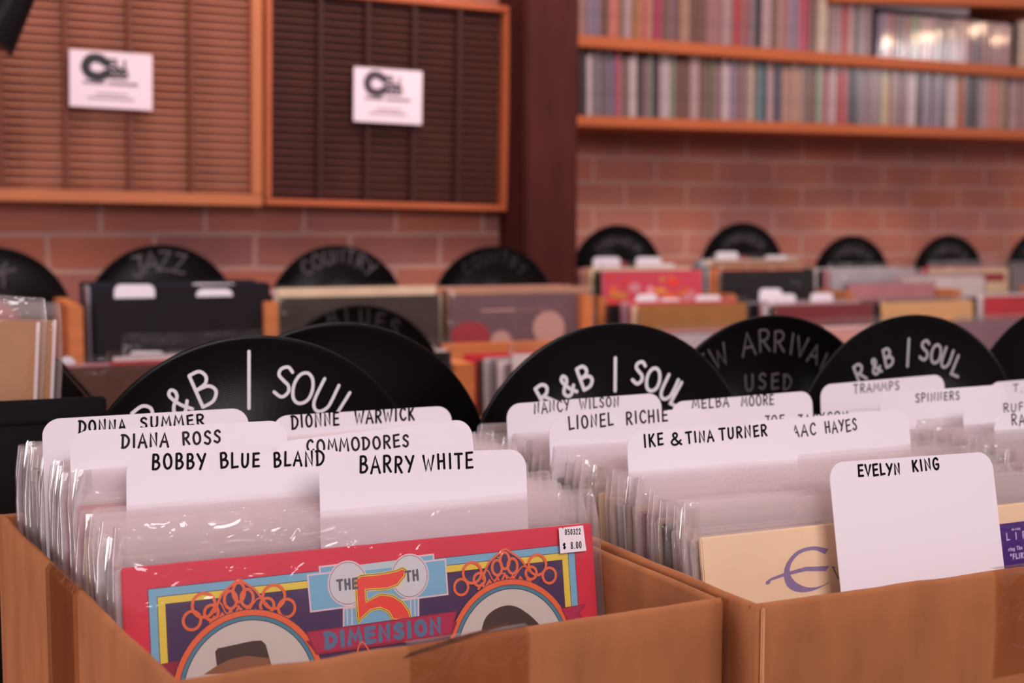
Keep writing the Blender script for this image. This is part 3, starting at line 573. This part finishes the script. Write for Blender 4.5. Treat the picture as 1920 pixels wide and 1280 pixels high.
def paint_cream(f, L):
    e = lambda x, y: L(1300+x/3.0968, 960+y/3.0968); pp = pm('dusty_purple', (138, 116, 158))
    f.poly([e(*p) for p in smooth_line([(775, 212), (690, 197), (600, 220), (540, 280), (515, 350), (530, 420), (575, 455), (640, 462), (720, 440), (779, 399)])+smooth_line([(772, 410), (700, 433), (640, 431), (580, 400), (550, 350), (562, 290), (612, 237), (690, 219), (755, 242)])], pp)
    f.poly([e(*p) for p in [(414, 420), (410, 402), (440, 380), (520, 350), (640, 316), (778, 310), (760, 340), (640, 341), (530, 366), (440, 396), (432, 414)]], pp)
    gi = pm('grey_lettering', (104, 96, 92))
    f.line([e(800, 318), e(833, 386), e(846, 318)], .0013, gi); f.line([e(794, 317), e(812, 317)], .0006, gi); f.line([e(840, 316), e(856, 315)], .0006, gi)
    f.poly([e(1720, 74), e(1990, 40), e(2010, 330), e(1760, 350)], pm('deep_purple', (66, 22, 120)))
    lv = pm('lilac_print', (206, 186, 226)); wl = lambda t, a, b, hp, wd: f.word(t, e(*a), e(*b), e(a[0], a[1]-hp)[1]-e(*a)[1], wd, lv, .01)
    wl('L I R T', (1806, 161), (1975, 140), 38, .0010); wl('ring The Hit', (1818, 224), (1935, 207), 20, .0007); wl('"FLIRT"', (1830, 272), (1935, 258), 28, .0010); wl('30', (1836, 104), (1850, 103), 8, .0005); wl('INCH', (1856, 102), (1884, 99), 8, .0005)
G['C'] = G['C']
LE = R(9)
M2, cv2, wd2 = printed_cover(paint_cream, mat('cream_cover_card', (238, 208, 172), .45, .4, nz=.03, nscale=20), (1311, 1008), (1952, 938), .752, LE)
record(M2, None, 'cream album with a purple capital letter and purple panel, front of the middle box', 'records in the middle cardboard box', 7, cv2)

# ------------------------------------------------ rows of records in the three boxes
def zbox(Y):
    for (a, za), (b, zb) in zip(ZP, ZP[1:]):
        if Y <= b: return za+(zb-za)*(Y-a)/(b-a)
    return ZP[-1][1]
ZP = [(.80, 1.097), (.885, 1.100), (.915, 1.116), (.99, 1.119), (1.10, 1.118)]
def row(x_of, y0, y1, step, skip, z0, z1, lean0, lean1_, cols, box, anchor, group, start=1, every=1):
    n = start; Y = y0
    while Y < y1:
        if min([abs(Y-s) for s in skip]+[9]) > .0028:
            t = (Y-y0)/(y1-y0); c = rnd.choice(['white', 'pale grey', 'white'] if n < 5 else cols); al = lean0+(lean1_-lean0)*t
            M = standing(x_of(Y)+rnd.uniform(-.003, .003), Y, (zbox(Y) if z1 is None else z0+(z1-z0)*t)+(rnd.uniform(-.003, .004) if n > 4 else -.004), al, R(rnd.uniform(-.5, .5)))
            record(M, c, f'{c} covered record in clear sleeve, {ordw(n)} behind the {anchor} in {box}', group, rnd.randrange(8)); n += 1
        Y += step*rnd.uniform(.92, 1.1)
cols = ['cream', 'white', 'white', 'pale grey', 'rose', 'tan', 'cream', 'white', 'pale grey', 'mauve', 'cream', 'white', 'brown', 'grey', 'purple', 'black', 'red', 'white', 'pale grey']
row(lambda Y: .0945-.145*(Y-.815), .823, 1.078, .0072, [.832, .885, .902, .925, .9905, 1.0175], 1.094, None, R(9.0), R(1.5), cols, 'the left box', 'red album', 'records in the left cardboard box')
row(lambda Y: .457-.085*(Y-.752), .760, 1.072, .0074, [.845, .868, .93, .942, .999, 1.015], 1.096, 1.106, R(8.6), R(1.5), cols, 'the middle box', 'cream album', 'records in the middle cardboard box')
row(lambda Y: .815-.06*(Y-.752), .80, 1.075, .0098, [.885, .925, .9615, 1.0285, 1.03], 1.096, 1.104, R(8), R(1.5), cols, 'the right box', 'front edge', 'records in the right cardboard box')

# ------------------------------------------------ cardboard boxes
def wob_panel(a, b, z0, z1, th, inward, seed, mats, amp=.0012, n=24, bow=0.0):
    """upright sheet of card from a to b (plan points of its outer face) with a soft worn top edge"""
    a, b = Vector((*a, 0)), Vector((*b, 0)); d = (b-a); nrm = Vector((-d.y, d.x, 0)).normalized()*inward; bm = bmesh.new(); sec = []
    prof = [(0, 0), (0, .5), (0, .93), (0, 1-.003/(z1-z0)), (.3, 1), (.7, 1), (1, 1-.003/(z1-z0)), (1, .93), (1, .5), (1, 0)]
    for i in range(n+1):
        t = i/n; p = a+d*t - nrm*bow*math.sin(math.pi*t)
        ring = []
        for (u, v) in prof:
            e = noise.noise(Vector((t*7+seed, v*2, seed*2.3)))*amp*(v**2); ez = noise.noise(Vector((t*11+seed*3, 5, 1)))*amp*.9 if v > .9 else 0
            q = p+nrm*(u*th+e); ring.append(bm.verts.new((q.x, q.y, z0+(z1-z0)*v+ez)))
        sec.append(ring)
    m_ = len(prof)
    for i in range(n):
        for k in range(m_): bm.faces.new((sec[i][k], sec[i+1][k], sec[i+1][(k+1) % m_], sec[i][(k+1) % m_]))
    bm.faces.new(sec[0]); bm.faces.new(sec[-1][::-1]); bmesh.ops.recalc_face_normals(bm, faces=bm.faces)
    me = done(bm, True); return me
def cbox(FL, FR_, BR, BL, zt, zb, label, seed, bowl=0.0):
    o = bpy.data.objects.new('cardboard_box', None); COL.objects.link(o); tag(o, label, 'cardboard box', 'cardboard boxes of records on the table'); th = .0055
    for k, (nm, a, b, bw) in enumerate((('front_panel', FL, FR_, 0), ('side_panel', FR_, BR, 0), ('back_panel', BR, BL, 0), ('side_panel', BL, FL, bowl))):
        link(nm, wob_panel(a, b, zb, zt, th, 1, seed+k*1.7, None, bow=bw), M_board, o)
    bm = bmesh.new(); v = [bm.verts.new((p[0], p[1], z)) for z in (zb, zb+.006) for p in (FL, FR_, BR, BL)]
    bm.faces.new(v[3::-1]); bm.faces.new(v[4:])
    for i in range(4): bm.faces.new((v[i], v[(i+1) % 4], v[4+(i+1) % 4], v[4+i]))
    link('base_panel', done(bm), M_board, o)
    return o
TB = .775
ZT = 1.077
FLp = hit(324, 1280, .66); zt1 = ZT
B1 = cbox((.0985, .652), (.4285, .675), (.403, 1.10), (.036, 1.10), zt1, TB, 'left cardboard box holding the red album and the cards beside the picture centre', 1.0, .0)
B2 = cbox((.4335, .648), (.806, .657), (.786, 1.10), (.4085, 1.10), 1.079, TB, 'middle cardboard box with the cream album and tall leaning card', 4.0)
B3 = cbox((.815, .66), (1.18, .66), (1.16, 1.10), (.795, 1.10), 1.077, TB, 'right cardboard box, mostly outside the picture, holding the rightmost cards', 8.0)
def strip(parent, pts, mt, name='tape_strip'):
    """thin packing tape over the listed world points (a row of left/right pairs)"""
    bm = bmesh.new(); L_ = [bm.verts.new(a) for a, b in pts]; R_ = [bm.verts.new(b) for a, b in pts]
    for i in range(len(pts)-1): bm.faces.new((L_[i], R_[i], R_[i+1], L_[i+1]))
    bmesh.ops.solidify(bm, geom=bm.faces[:], thickness=.0002); bmesh.ops.recalc_face_normals(bm, faces=bm.faces)
    o = link(name, done(bm), mt, parent); o['label'] = 'shiny brown packing tape'
V3 = Vector
def front_tape(B, a, b, t0, t1, zs, zt, mt=None, off=.0026):
    a, b = V3((*a, 0)), V3((*b, 0)); d = b-a; n = V3((d.y, -d.x, 0)).normalized()
    P_ = lambda t, z, o=off: V3((*(a+d*t+n*o).xy, z))
    strip(B, [(P_(t0, zs), P_(t1, zs)), (P_(t0+.004, (zs+zt)/2), P_(t1-.003, (zs+zt)/2)), (P_(t0, zt-.002), P_(t1, zt-.002)), (P_(t0, zt+.0016, -.0005), P_(t1, zt+.0016, -.0005)), (P_(t0, zt+.0016, -.0055), P_(t1, zt+.0016, -.0055))], mt or M_tape)
front_tape(B2, (.4335, .648), (.806, .657), .50, .63, 1.01, 1.079)
front_tape(B1, (.0985, .652), (.4285, .675), .38, .60, .95, 1.077)
front_tape(B1, (.036, 1.10), (.0985, .652), .40, .57, .80, 1.077, M_tape2)
worn = mat('worn_board_edge', (206, 150, 102), .8, .2, nz=.15, nscale=60)
link('worn_edge', box_me((.4375, .6461, .80), (.4402, .6484, 1.0775), .0008), worn, B2)
scf = prism([(0, 0), (.03, .0045), (.062, .0095), (.0625, .0105), (.03, .0068), (.004, .0022)], -.0002, .0002)
P0 = hit(757, 1233, .6585)
link('scuff_mark', done(scf), mat('dark_scuff', (96, 62, 48), .8, .2, nz=.4, nscale=200), B1, Matrix.Translation(P0) @ Matrix.Rotation(math.atan2(.023, .33), 4, 'Z'))

# ---------------------------------------------------------------- vinyl record signs
def disc_mesh(r=.15):
    bm = bmesh.new(); prof = [(.0036, -.0011), (.05, -.0011), (.0502, -.0007), (.144, -.0007), (.1465, -.0012), (.1492, -.0010), (.15, 0), (.1492, .0010), (.1465, .0012), (.144, .0007), (.0502, .0007), (.05, .0011), (.0036, .0011)]
    n = 96; rings = [[bm.verts.new((p*math.cos(2*math.pi*i/n), y, p*math.sin(2*math.pi*i/n))) for i in range(n)] for p, y in prof]
    for k in range(len(prof)):
        for i in range(n): bm.faces.new((rings[k][i], rings[k][(i+1) % n], rings[(k+1) % len(prof)][(i+1) % n], rings[(k+1) % len(prof)][i]))
    bmesh.ops.recalc_face_normals(bm, faces=bm.faces); return done(bm, True)
DM = disc_mesh(); DM.materials.append(M_vinyl)
LM = bmesh.new(); bmesh.ops.create_circle(LM, cap_ends=True, segments=40, radius=.049, matrix=Matrix.Rotation(R(90), 4, 'X')); LM = done(LM); LM.materials.append(mat('record_label_paper', (150, 40, 44), .6))
def disc(x, Y, zc, label, group, letters=None, m_=None, wd=.004, lean=0.0, rot=0.0, label_part=True):
    M = frame3(Vector((math.cos(rot), math.sin(rot), 0)), Vector((-math.sin(rot), math.cos(rot), -math.tan(lean))), Vector((x, Y, zc)))
    o = bpy.data.objects.new('record_sign', DM); COL.objects.link(o); o.matrix_world = M; tag(o, label, 'record sign', group)
    if label_part:
        c = bpy.data.objects.new('centre_label', LM); COL.objects.link(c); c.parent = o; c.location = (0, -.0014, 0)
    if letters:
        f = Flat(-.0016)
        for (ch, u, v, h, ang) in letters: f.char(ch, (u, v), h, R(ang), wd, m_ or M_chalk, .85)
        f.build('lettering', o)
    return o
def px_letters(lst, x, Y, zc):
    return [(ch, hit(a, b, Y).x-x, hit(a, b, Y).z-zc, h*hit(a, b, Y).y/FPX*1.04, ang) for (ch, a, b, h, ang) in lst]
gd = 'record signs in the front row of the table'
D = [(.232, 1.0905, 1.062), (.595, 1.0905, 1.059), (.946, 1.0905, 1.060)]
def fit_centre(cx, top, Y): P_ = hit(cx, top, Y); return P_.x, Y, P_.z-.15
d1 = fit_centre(474, 628, 1.0915); d2 = fit_centre(1153, 605, 1.0915); d3 = fit_centre(1712, 589.5, 1.0915)
disc(*d1, 'black record sign with white painted letters standing behind the left box cards', gd, px_letters([('R', 280, 790, 62, 36), ('&', 333, 752, 48, 26), ('B', 381, 727, 62, 22), ('|', 466, 704, 74, -1), ('S', 530, 715, 56, -12), ('O', 567, 727, 58, -18), ('U', 608, 743, 60, -27), ('L', 648, 768, 62, -34)], *d1), M_chalk, .0028)
disc(*d2, 'black record sign with white painted letters standing behind the middle box cards', gd, px_letters([('R', 1020, 741, 46, 30), ('&', 1062, 722, 42, 24), ('B', 1095, 707, 46, 22), ('|', 1152, 697, 48, 0), ('S', 1196, 698, 46, -14), ('O', 1223, 711, 48, -16), ('U', 1252, 727, 50, -28), ('L', 1272, 740, 50, -32)], *d2), M_chalk, .0034)
disc(*d3, 'black record sign with grey-white letters standing behind the right box cards', gd, px_letters([('R', 1610, 699, 40, 26), ('&', 1640, 686, 34, 20), ('B', 1663, 670, 40, 16), ('|', 1701, 657, 44, -2), ('S', 1731, 656, 44, -8), ('O', 1753, 663, 42, -14), ('U', 1773, 671, 44, -22), ('L', 1793, 686, 46, -26)], *d3), M_chalkm, .0032)
gb = 'record signs in the back row of the table'
e1 = fit_centre(632, 604, 1.168); e2 = fit_centre(1447, 590, 1.176); e3 = fit_centre(2000, 566, 1.18)
disc(*e1, 'plain black record sign overlapping behind the left lettered record sign', gb)
disc(*e2, 'black record sign with faint grey lettering between the middle and right lettered signs', gb, px_letters([('N', 1296, 700, 42, 34), ('E', 1318, 684, 42, 30), ('W', 1347, 667, 44, 22), ('A', 1401, 645, 48, 8), ('R', 1431, 638, 46, 4), ('R', 1459, 640, 44, 0), ('I', 1483, 644, 44, -8), ('V', 1501, 650, 42, -12), ('A', 1525, 663, 40, -20), ('L', 1547, 680, 40, -28), ('S', 1565, 694, 38, -34), ('U', 1403, 717, 34, 4), ('S', 1427, 714, 32, 2), ('E', 1451, 714, 32, 0), ('D', 1474, 716, 32, -2)], *e2), M_chalkd, .0022)
disc(*e3, 'plain black record sign cut off by the right picture edge', gb)

# ---------------------------------------------------------------- back half of the table: boxes facing the other way
def board_box(x0, x1, y0, y1, zb, zt, m_, label, nm='record_crate', floor_z=None, group='boxes in the back row of the table', bev=.002):
    o = bpy.data.objects.new(nm, None); COL.objects.link(o); tag(o, label, 'crate' if 'crate' in nm else 'cardboard box', group); t = .008
    for n_, a, b in (('front_panel', (x0, y0, zb), (x1, y0+t, zt)), ('back_panel', (x0, y1-t, zb), (x1, y1, zt)), ('side_panel', (x0, y0+t, zb), (x0+t, y1-t, zt)), ('side_panel', (x1-t, y0+t, zb), (x1, y1-t, zt)), ('base_panel', (x0+t, y0+t, floor_z or zb), (x1-t, y1-t, (floor_z or zb)+.006))):
        link(n_, box_me(a, b, bev), m_, o)
    return o
board_box(.150, .500, 1.172, 1.60, TB, 1.055, M_board, 'cardboard box behind the left lettered record sign', 'cardboard_box')
board_box(.628, .985, 1.180, 1.60, TB, 1.055, M_board, 'cardboard box behind the middle lettered record sign', 'cardboard_box')
board_box(1.06, 1.42, 1.184, 1.60, TB, 1.055, M_board, 'cardboard box behind the right lettered record sign', 'cardboard_box')
kz = hit(100, 577, 1.30).z
cr = board_box(-.30, .127, 1.225, 1.62, TB, hit(100, 748, 1.225).z, M_black, 'black crate at the left picture edge holding kraft paper records', 'record_crate', floor_z=kz-.33, group='black crates', bev=.003)
zc = hit(100, 748, 1.225).z
link('rim', box_me((-.306, 1.219, zc-.02), (.133, 1.2245, zc+.001), .002), M_black, cr)
def kraft(px, py, Y, label, roll, k):
    P_ = hit(px, py, Y); RC.setdefault('kraft', (190, 136, 92)); M = standing(P_.x-CW, Y, P_.z, R(3), R(roll))
    root, c = record(M, 'kraft', label, 'kraft paper records in the black crate', k)
    wl = mat('white_card_edge', (232, 214, 214), .5); f = Flat(-.0022)
    f.line([(CW/2-.0016, .0), (CW/2-.0016, CW-.001)], .0032, wl); f.build('white_edge', c)
kraft(75, 582, 1.29, 'kraft paper record in clear sleeve, in front in the black crate', 4, 3)
kraft(106, 578, 1.315, 'kraft paper record in clear sleeve, second in the black crate', 4, 5)
t = empty('display_table', Matrix.Translation((.5, 1.1, 0))); tag(t, 'display table carrying the cardboard boxes of records', 'table')
link('table_top', box_me((-.95, -.47, TB-.035), (1.0, .56, TB-.0005), .004), M_wood, t)
for x in (-.9, .92):
    for y in (-.42, .48): link('leg', box_me((x, y, 0.001), (x+.05, y+.05, TB-.035), .003), M_wood, t)

# ---------------------------------------------------------------- wooden browsers along the walls
def browser(x0, x1, y0, y1, zbase, ends, boards, label, zdiv, ybeg=None):
    o = bpy.data.objects.new('record_browser', None); COL.objects.link(o); tag(o, label, 'record bin', 'wooden record bins along the walls')
    link('base_board', box_me((x0, y0, zbase-.02), (x1, y1, zbase), .002), M_wood, o)
    link('plinth', box_me((x0+.02, y0+.03, .001), (x1-.02, y1, zbase-.021)), M_wood, o)
    for x in ends: link('divider', box_me((x-.013, y0+.03, zbase+.0005), (x+.013, y1, zdiv), .002), M_wood, o)
    for (a, b, z) in boards: link('front_board', box_me((a, y0, zbase+.0005), (b, y0+.015, z), .002), M_wood, o)
zA = 1.185-.315
browser(-.25, 1.225, 2.385, 2.77, zA, [-.24, .215, .557, 1.205], [(-.25, .22, 1.0), (.22, .6, .98), (.6, .88, 1.0), (.88, 1.225, 1.078)], 'wooden record bin along the brick wall under the cassette racks', 1.165)
browser(-.25, 1.20, 1.86, 2.375, .715, [-.24, .10, .46, 1.19], [(-.25, .12, .96), (.12, .46, .96), (.46, .82, .95), (.82, 1.20, .95)], 'lower wooden record bin in front of the cassette rack wall', 1.03)
link('divider', box_me((.81, 2.14, .716), (.85, 2.372, 1.066), .002), M_wood, bpy.data.objects['record_browser.001'])
def binrow(pxl, pyt, Y0, cols_, labs, group, sleeve=True, step=.013, lean=3, sp=.002, rise=0.0):
    P_ = hit(pxl, pyt, Y0); out = []
    for k, c in enumerate(cols_):
        M = standing(P_.x-k*sp*rnd.uniform(.4, 1.3), Y0+k*step, P_.z+(rnd.uniform(-.004, .006)+rise if k else 0), R(lean*(1-k/20)), 0)
        out.append(record(M, c, (labs[0] if k == 0 else f'{c} record, {ordw(k)} behind the {labs[1]}'), group, (rnd.randrange(8) if (sleeve and k == 0) else None)))
    return P_, out
def bgcard(x0, x1, y, Y, label, group, h=.18):
    card((x0, y), (x1, y), Y, None, label, group, lean=R(2), h=h)
gA = 'records in the wooden bin under the cassette racks'
J, jo = binrow(177, 560, 2.43, ['black', 'black', 'navy', 'pale grey', 'navy', 'mauve', 'grey', 'black', 'black', 'black'], ('black covered record at the front below the small jazz sign', 'black record below the jazz sign'), gA, sleeve=False, rise=.020)
J2, j2 = binrow(524, 558, 2.44, ['olive', 'cream', 'white', 'pale grey', 'rose', 'teal', 'grey', 'cream', 'olive', 'mauve'], ('dark olive record at the front below the middle wall sign', 'dark olive record'), gA, rise=.011)
j2[0][1].material_slots[0].material = mat('cover_dark_olive', (62, 50, 42), .5, .2, nz=.2)
J3, j3 = binrow(842, 553, 2.44, ['mauve', 'tan', 'brown', 'cream', 'olive', 'red', 'tan', 'brown', 'rose'], ('mauve record with pale shapes on its cover, beside the timber post', 'mauve record by the timber post'), gA, step=.014, rise=.006)
j3[0][1].material_slots[0].material = mat('cover_dim_mauve', (112, 82, 88), .5, .3, nz=.15)
j3c = j3[0][1]; f = Flat(-.0022)
f.ellipse((.055, .245), .035, .034, pm('pale_shape', (196, 150, 140))); f.ellipse((-.115, .232), .042, .03, pm('red_shape', (160, 44, 52))); f.ellipse((-.05, .222), .022, .02, pm('pale_shape', (196, 150, 140))); f.ellipse((.135, .283), .008, .009, M_card)
f.line([(-.09, .283), (-.02, .283)], .004, pm('pale_shape', (196, 150, 140))); f.line([(-.01, .284), (.05, .284)], .003, pm('dim_shape', (150, 110, 112))); f.build('printed_picture', j3c)
bgcard(214, 290, 533, 2.437, 'small white card left of centre behind the black record under the jazz sign', 'small white cards in the wall bins')
bgcard(355, 447, 531, 2.4385, 'small white card right of centre behind the black record under the jazz sign', 'small white cards in the wall bins')
bgcard(368, 436, 541, 2.4355, 'small white card just in front of the right card under the jazz sign', 'small white cards in the wall bins')
gs = 'record signs in the wall bins'
YD = 2.715
a1 = fit_centre(302, 458, YD); a2 = fit_centre(632, 459, YD); a3 = fit_centre(926, 461, YD); a0 = fit_centre(-20, 462, YD)
disc(*a1, 'black record sign lettered jazz below the pale cassette rack', gs, px_letters([('J', 259, 500, 36, 10), ('A', 283, 491, 34, 4), ('Z', 309, 489, 32, -2), ('Z', 337, 494, 32, -10)], *a1), M_chalkd, .0042, rot=0)
ct = 'COUNTRY'; pos = [(574, 502, 30), (594, 490, 20), (615, 483, 10), (636, 480, 0), (657, 482, -10), (676, 490, -20), (694, 503, -30)]
disc(*a2, 'black record sign lettered country below the dark cassette rack', gs, px_letters([(c, p[0], p[1], 26, p[2]) for c, p in zip(ct, pos)], *a2), M_chalkd, .0034)
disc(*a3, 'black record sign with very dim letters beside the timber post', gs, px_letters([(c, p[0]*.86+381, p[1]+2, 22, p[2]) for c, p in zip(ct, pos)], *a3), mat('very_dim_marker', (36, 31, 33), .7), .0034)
disc(*a0, 'black record sign cut off by the left picture edge', gs, px_letters([('K', 8, 515, 36, -36)], *a0), M_chalkd, .004)
# lower bins at the left
gL = 'records in the lower wooden bin before the cassette rack wall'
n1 = fit_centre(672, 571, 2.10)
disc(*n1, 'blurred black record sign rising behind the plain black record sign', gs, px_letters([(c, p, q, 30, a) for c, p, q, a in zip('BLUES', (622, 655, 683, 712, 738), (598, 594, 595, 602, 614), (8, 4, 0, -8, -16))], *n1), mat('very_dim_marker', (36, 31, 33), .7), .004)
binrow(60, 691, 2.03, ['brown', 'rose', 'black'], ('dusty brown record low behind the black crate', 'dusty brown record'), gL, step=.02)
binrow(206, 678, 2.05, ['red', 'white', 'grey', 'black'], ('red record low behind the left lettered record sign', 'low red record'), gL, step=.02, sp=-.012)
binrow(236, 652, 2.24, ['black', 'grey'], ('tall black record low behind the left lettered record sign', 'low black record'), gL, step=.02)
bgcard(110, 142, 668, 2.10, 'small white card above the dusty brown record behind the black crate', 'small white cards in the lower wall bin')
bgcard(240, 312, 658, 2.13, 'small white card above the low red record', 'small white cards in the lower wall bin')
binrow(960, 664, 2.09, ['white', 'grey', 'white', 'grey', 'pale grey', 'brown', 'red', 'red'], ('white record left of the middle lettered record sign, under the wooden rail', 'white record under the rail'), gL, step=.03, sp=.001, rise=-.022)
binrow(505, 672, 2.14, ['black', 'white', 'brown', 'white'], ('black record low behind the blurred record sign', 'low black record by the wooden rail'), gL, step=.03, sp=-.004)
# right bins
YB = 3.26
browser(1.50, 3.9, 3.06, 3.50, 1.145-.315, [1.51, 1.585, 1.98, 2.37, 2.76, 3.15, 3.54, 3.89], [(1.5, 3.9, .98)], 'wooden record bin along the recessed brick wall under the shelves', 1.12)
browser(1.42, 3.6, 2.62, 3.05, 1.085-.315, [1.43, 1.83, 2.22, 2.60, 2.98, 3.36], [(1.42, 3.6, .93)], 'middle wooden record bin right of the timber post', 1.0)
browser(1.40, 3.2, 2.12, 2.60, 1.01-.315, [1.41, 1.80, 2.19, 2.58, 2.97], [(1.40, 3.2, .88)], 'lowest wooden record bin right of the timber post', .92)
gR, gM, gK = 'records in the bin under the shelves', 'records in the middle bin right of the post', 'records in the lowest bin right of the post'
q, r1 = binrow(1127, 507, 3.20, ['rose', 'black', 'olive', 'cream', 'tan', 'rose', 'brown', 'orange', 'mauve', 'tan'], ('pink and red patterned record below the first sign right of the post', 'pink and red patterned record'), gR, step=.018, sp=.004)
f = Flat(-.0022); pk = pm('pink_field', (222, 72, 96)); f.poly([(-.155, .005), (.155, .005), (.155, .312), (-.155, .312)], pk)
for k in range(40):
    f.ellipse((rnd.uniform(-.14, .14), rnd.uniform(.17, .30)), rnd.uniform(.008, .022), rnd.uniform(.007, .016), [pm('scarlet', (232, 66, 52)), pm('amber', (226, 150, 60)), pm('pale_pink_spot', (232, 150, 160)), pm('orange', (232, 104, 56))][k % 4], 0, 14)
f.build('printed_pattern', r1[0][1])
q, r2 = binrow(1352, 507, 3.20, ['black', 'tan', 'orange', 'pale grey', 'teal', 'black', 'grey'], ('charcoal record below the second sign right of the post', 'charcoal record under the shelves'), gR, step=.02, sp=.006)
binrow(1334, 489, 3.31, ['tan', 'cream', 'pale grey', 'teal'], ('tan record rising behind the charcoal record under the shelves', 'tan record under the shelves'), gR, step=.018, sp=.006)
binrow(1556, 505, 3.24, ['pale grey', 'rose', 'black', 'white', 'teal', 'black'], ('pale grey record below the third sign right of the post', 'pale grey record under the shelves'), gR, step=.02, sp=.008)
binrow(1590, 532, 3.16, ['rose', 'grey'], ('dusty rose record in front of the pale grey record under the shelves', 'dusty rose record under the shelves'), gR, step=.02)
q, r4 = binrow(1742, 504, 3.25, ['cream', 'red', 'rose', 'black', 'cream'], ('cream and red record below the fourth sign right of the post', 'cream and red record'), gR, step=.018, sp=.004)
f = Flat(-.0022); f.poly([(-.14, .272), (.14, .272), (.14, .30), (-.14, .30)], pm('red_shape', (160, 44, 52))); f.build('printed_stripe', r4[0][1])
binrow(1690, 520, 3.18, ['white', 'rose'], ('white record left of the cream and red record under the shelves', 'white record under the shelves'), gR, step=.02)
binrow(1896, 500, 3.24, ['grey', 'black', 'brown'], ('grey record at the right picture edge under the shelves', 'grey record at the right edge'), gR)
q, r5 = binrow(1196, 572, 2.90, ['olive', 'cream', 'red', 'mauve', 'rose', 'black', 'brown'], ('gold brown record behind the middle lettered record sign', 'gold brown record'), gM, step=.016, sp=.007)
r5[0][1].material_slots[0].material = mat('cover_gold', (164, 112, 52), .45, .4, nz=.1)
q, r6 = binrow(1452, 572, 2.90, ['red', 'black', 'pale grey', 'rose', 'black', 'grey'], ('maroon record behind the faint lettered record sign', 'maroon record'), gM, step=.018, sp=.006)
r6[0][1].material_slots[0].material = mat('cover_maroon', (128, 40, 48), .45, .4, nz=.1)
q, r7 = binrow(1652, 567, 2.90, ['cream', 'black', 'mauve', 'brown', 'black', 'rose'], ('cream yellow record behind the right lettered record sign', 'cream yellow record'), gM, step=.018, sp=.010)
r7[0][1].material_slots[0].material = mat('cover_cream_yellow', (226, 178, 120), .45, .4, nz=.06)
binrow(1846, 556, 2.90, ['red', 'white', 'black', 'mauve'], ('bright red record at the right picture edge behind the plain record sign', 'bright red record at the right edge'), gM, step=.018, sp=.008)
q, r8 = binrow(1494, 618, 2.42, ['rose', 'white', 'mauve'], ('pale pink record showing between the faint and right lettered signs', 'pale pink record between the signs'), gK, step=.03)
r8[0][1].material_slots[0].material = mat('cover_pale_pink', (216, 160, 152), .5, .4, nz=.06)
binrow(1236, 628, 2.44, ['pale grey', 'black', 'rose'], ('pale record low between the middle and faint lettered signs', 'low pale record between the signs'), gK, step=.03)
binrow(1790, 606, 2.42, ['mauve', 'rose', 'black'], ('mauve record low beside the plain sign at the right edge', 'low mauve record'), gK, step=.03)
gc = 'small white cards in the bins right of the post'
for x0, x1, y, Y, lab in ((1112, 1163, 482, 3.33, 'small white card, leftmost under the first sign right of the post'), (1192, 1240, 482, 3.335, 'small white card, upper right under the first sign right of the post'), (1219, 1266, 494, 3.28, 'small white card, lower right under the first sign right of the post'),
                          (1342, 1384, 472, 3.40, 'small white card, left under the second sign right of the post'), (1434, 1476, 479, 3.385, 'small white card, right under the second sign right of the post'),
                          (1193, 1232, 551, 2.985, 'small white card, leftmost above the gold brown record'), (1237, 1277, 559, 2.965, 'small white card, middle above the gold brown record'), (1304, 1351, 553, 2.955, 'small white card, rightmost above the gold brown record'),
                          (1424, 1466, 541, 2.995, 'small white card, rearmost above the maroon record'), (1442, 1492, 551, 2.975, 'small white card, front left above the maroon record'), (1520, 1562, 549, 2.965, 'small white card, right above the maroon record')):
    bgcard(x0, x1, y, Y, lab, gc, h=.15)
YD2 = 3.44
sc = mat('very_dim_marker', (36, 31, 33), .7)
for cx, ty, lab in ((1158, 421, 'first black record sign right of the timber post below the shelves'), (1393, 417, 'second black record sign right of the timber post below the shelves'), (1598, 441, 'third black record sign right of the timber post below the shelves'), (1780, 440, 'fourth black record sign right of the timber post below the shelves'), (1952, 432, 'fifth black record sign at the right picture edge below the shelves')):
    dd = fit_centre(cx, ty, YD2); L_ = []
    for k in range(-4, 5): L_.append(('INHEMAEIH'[k+4], .105*math.sin(k*.17), .105*math.cos(k*.17), .022, -k*9.7))
    disc(*dd, lab, gs, L_, M_chalkd, .003)
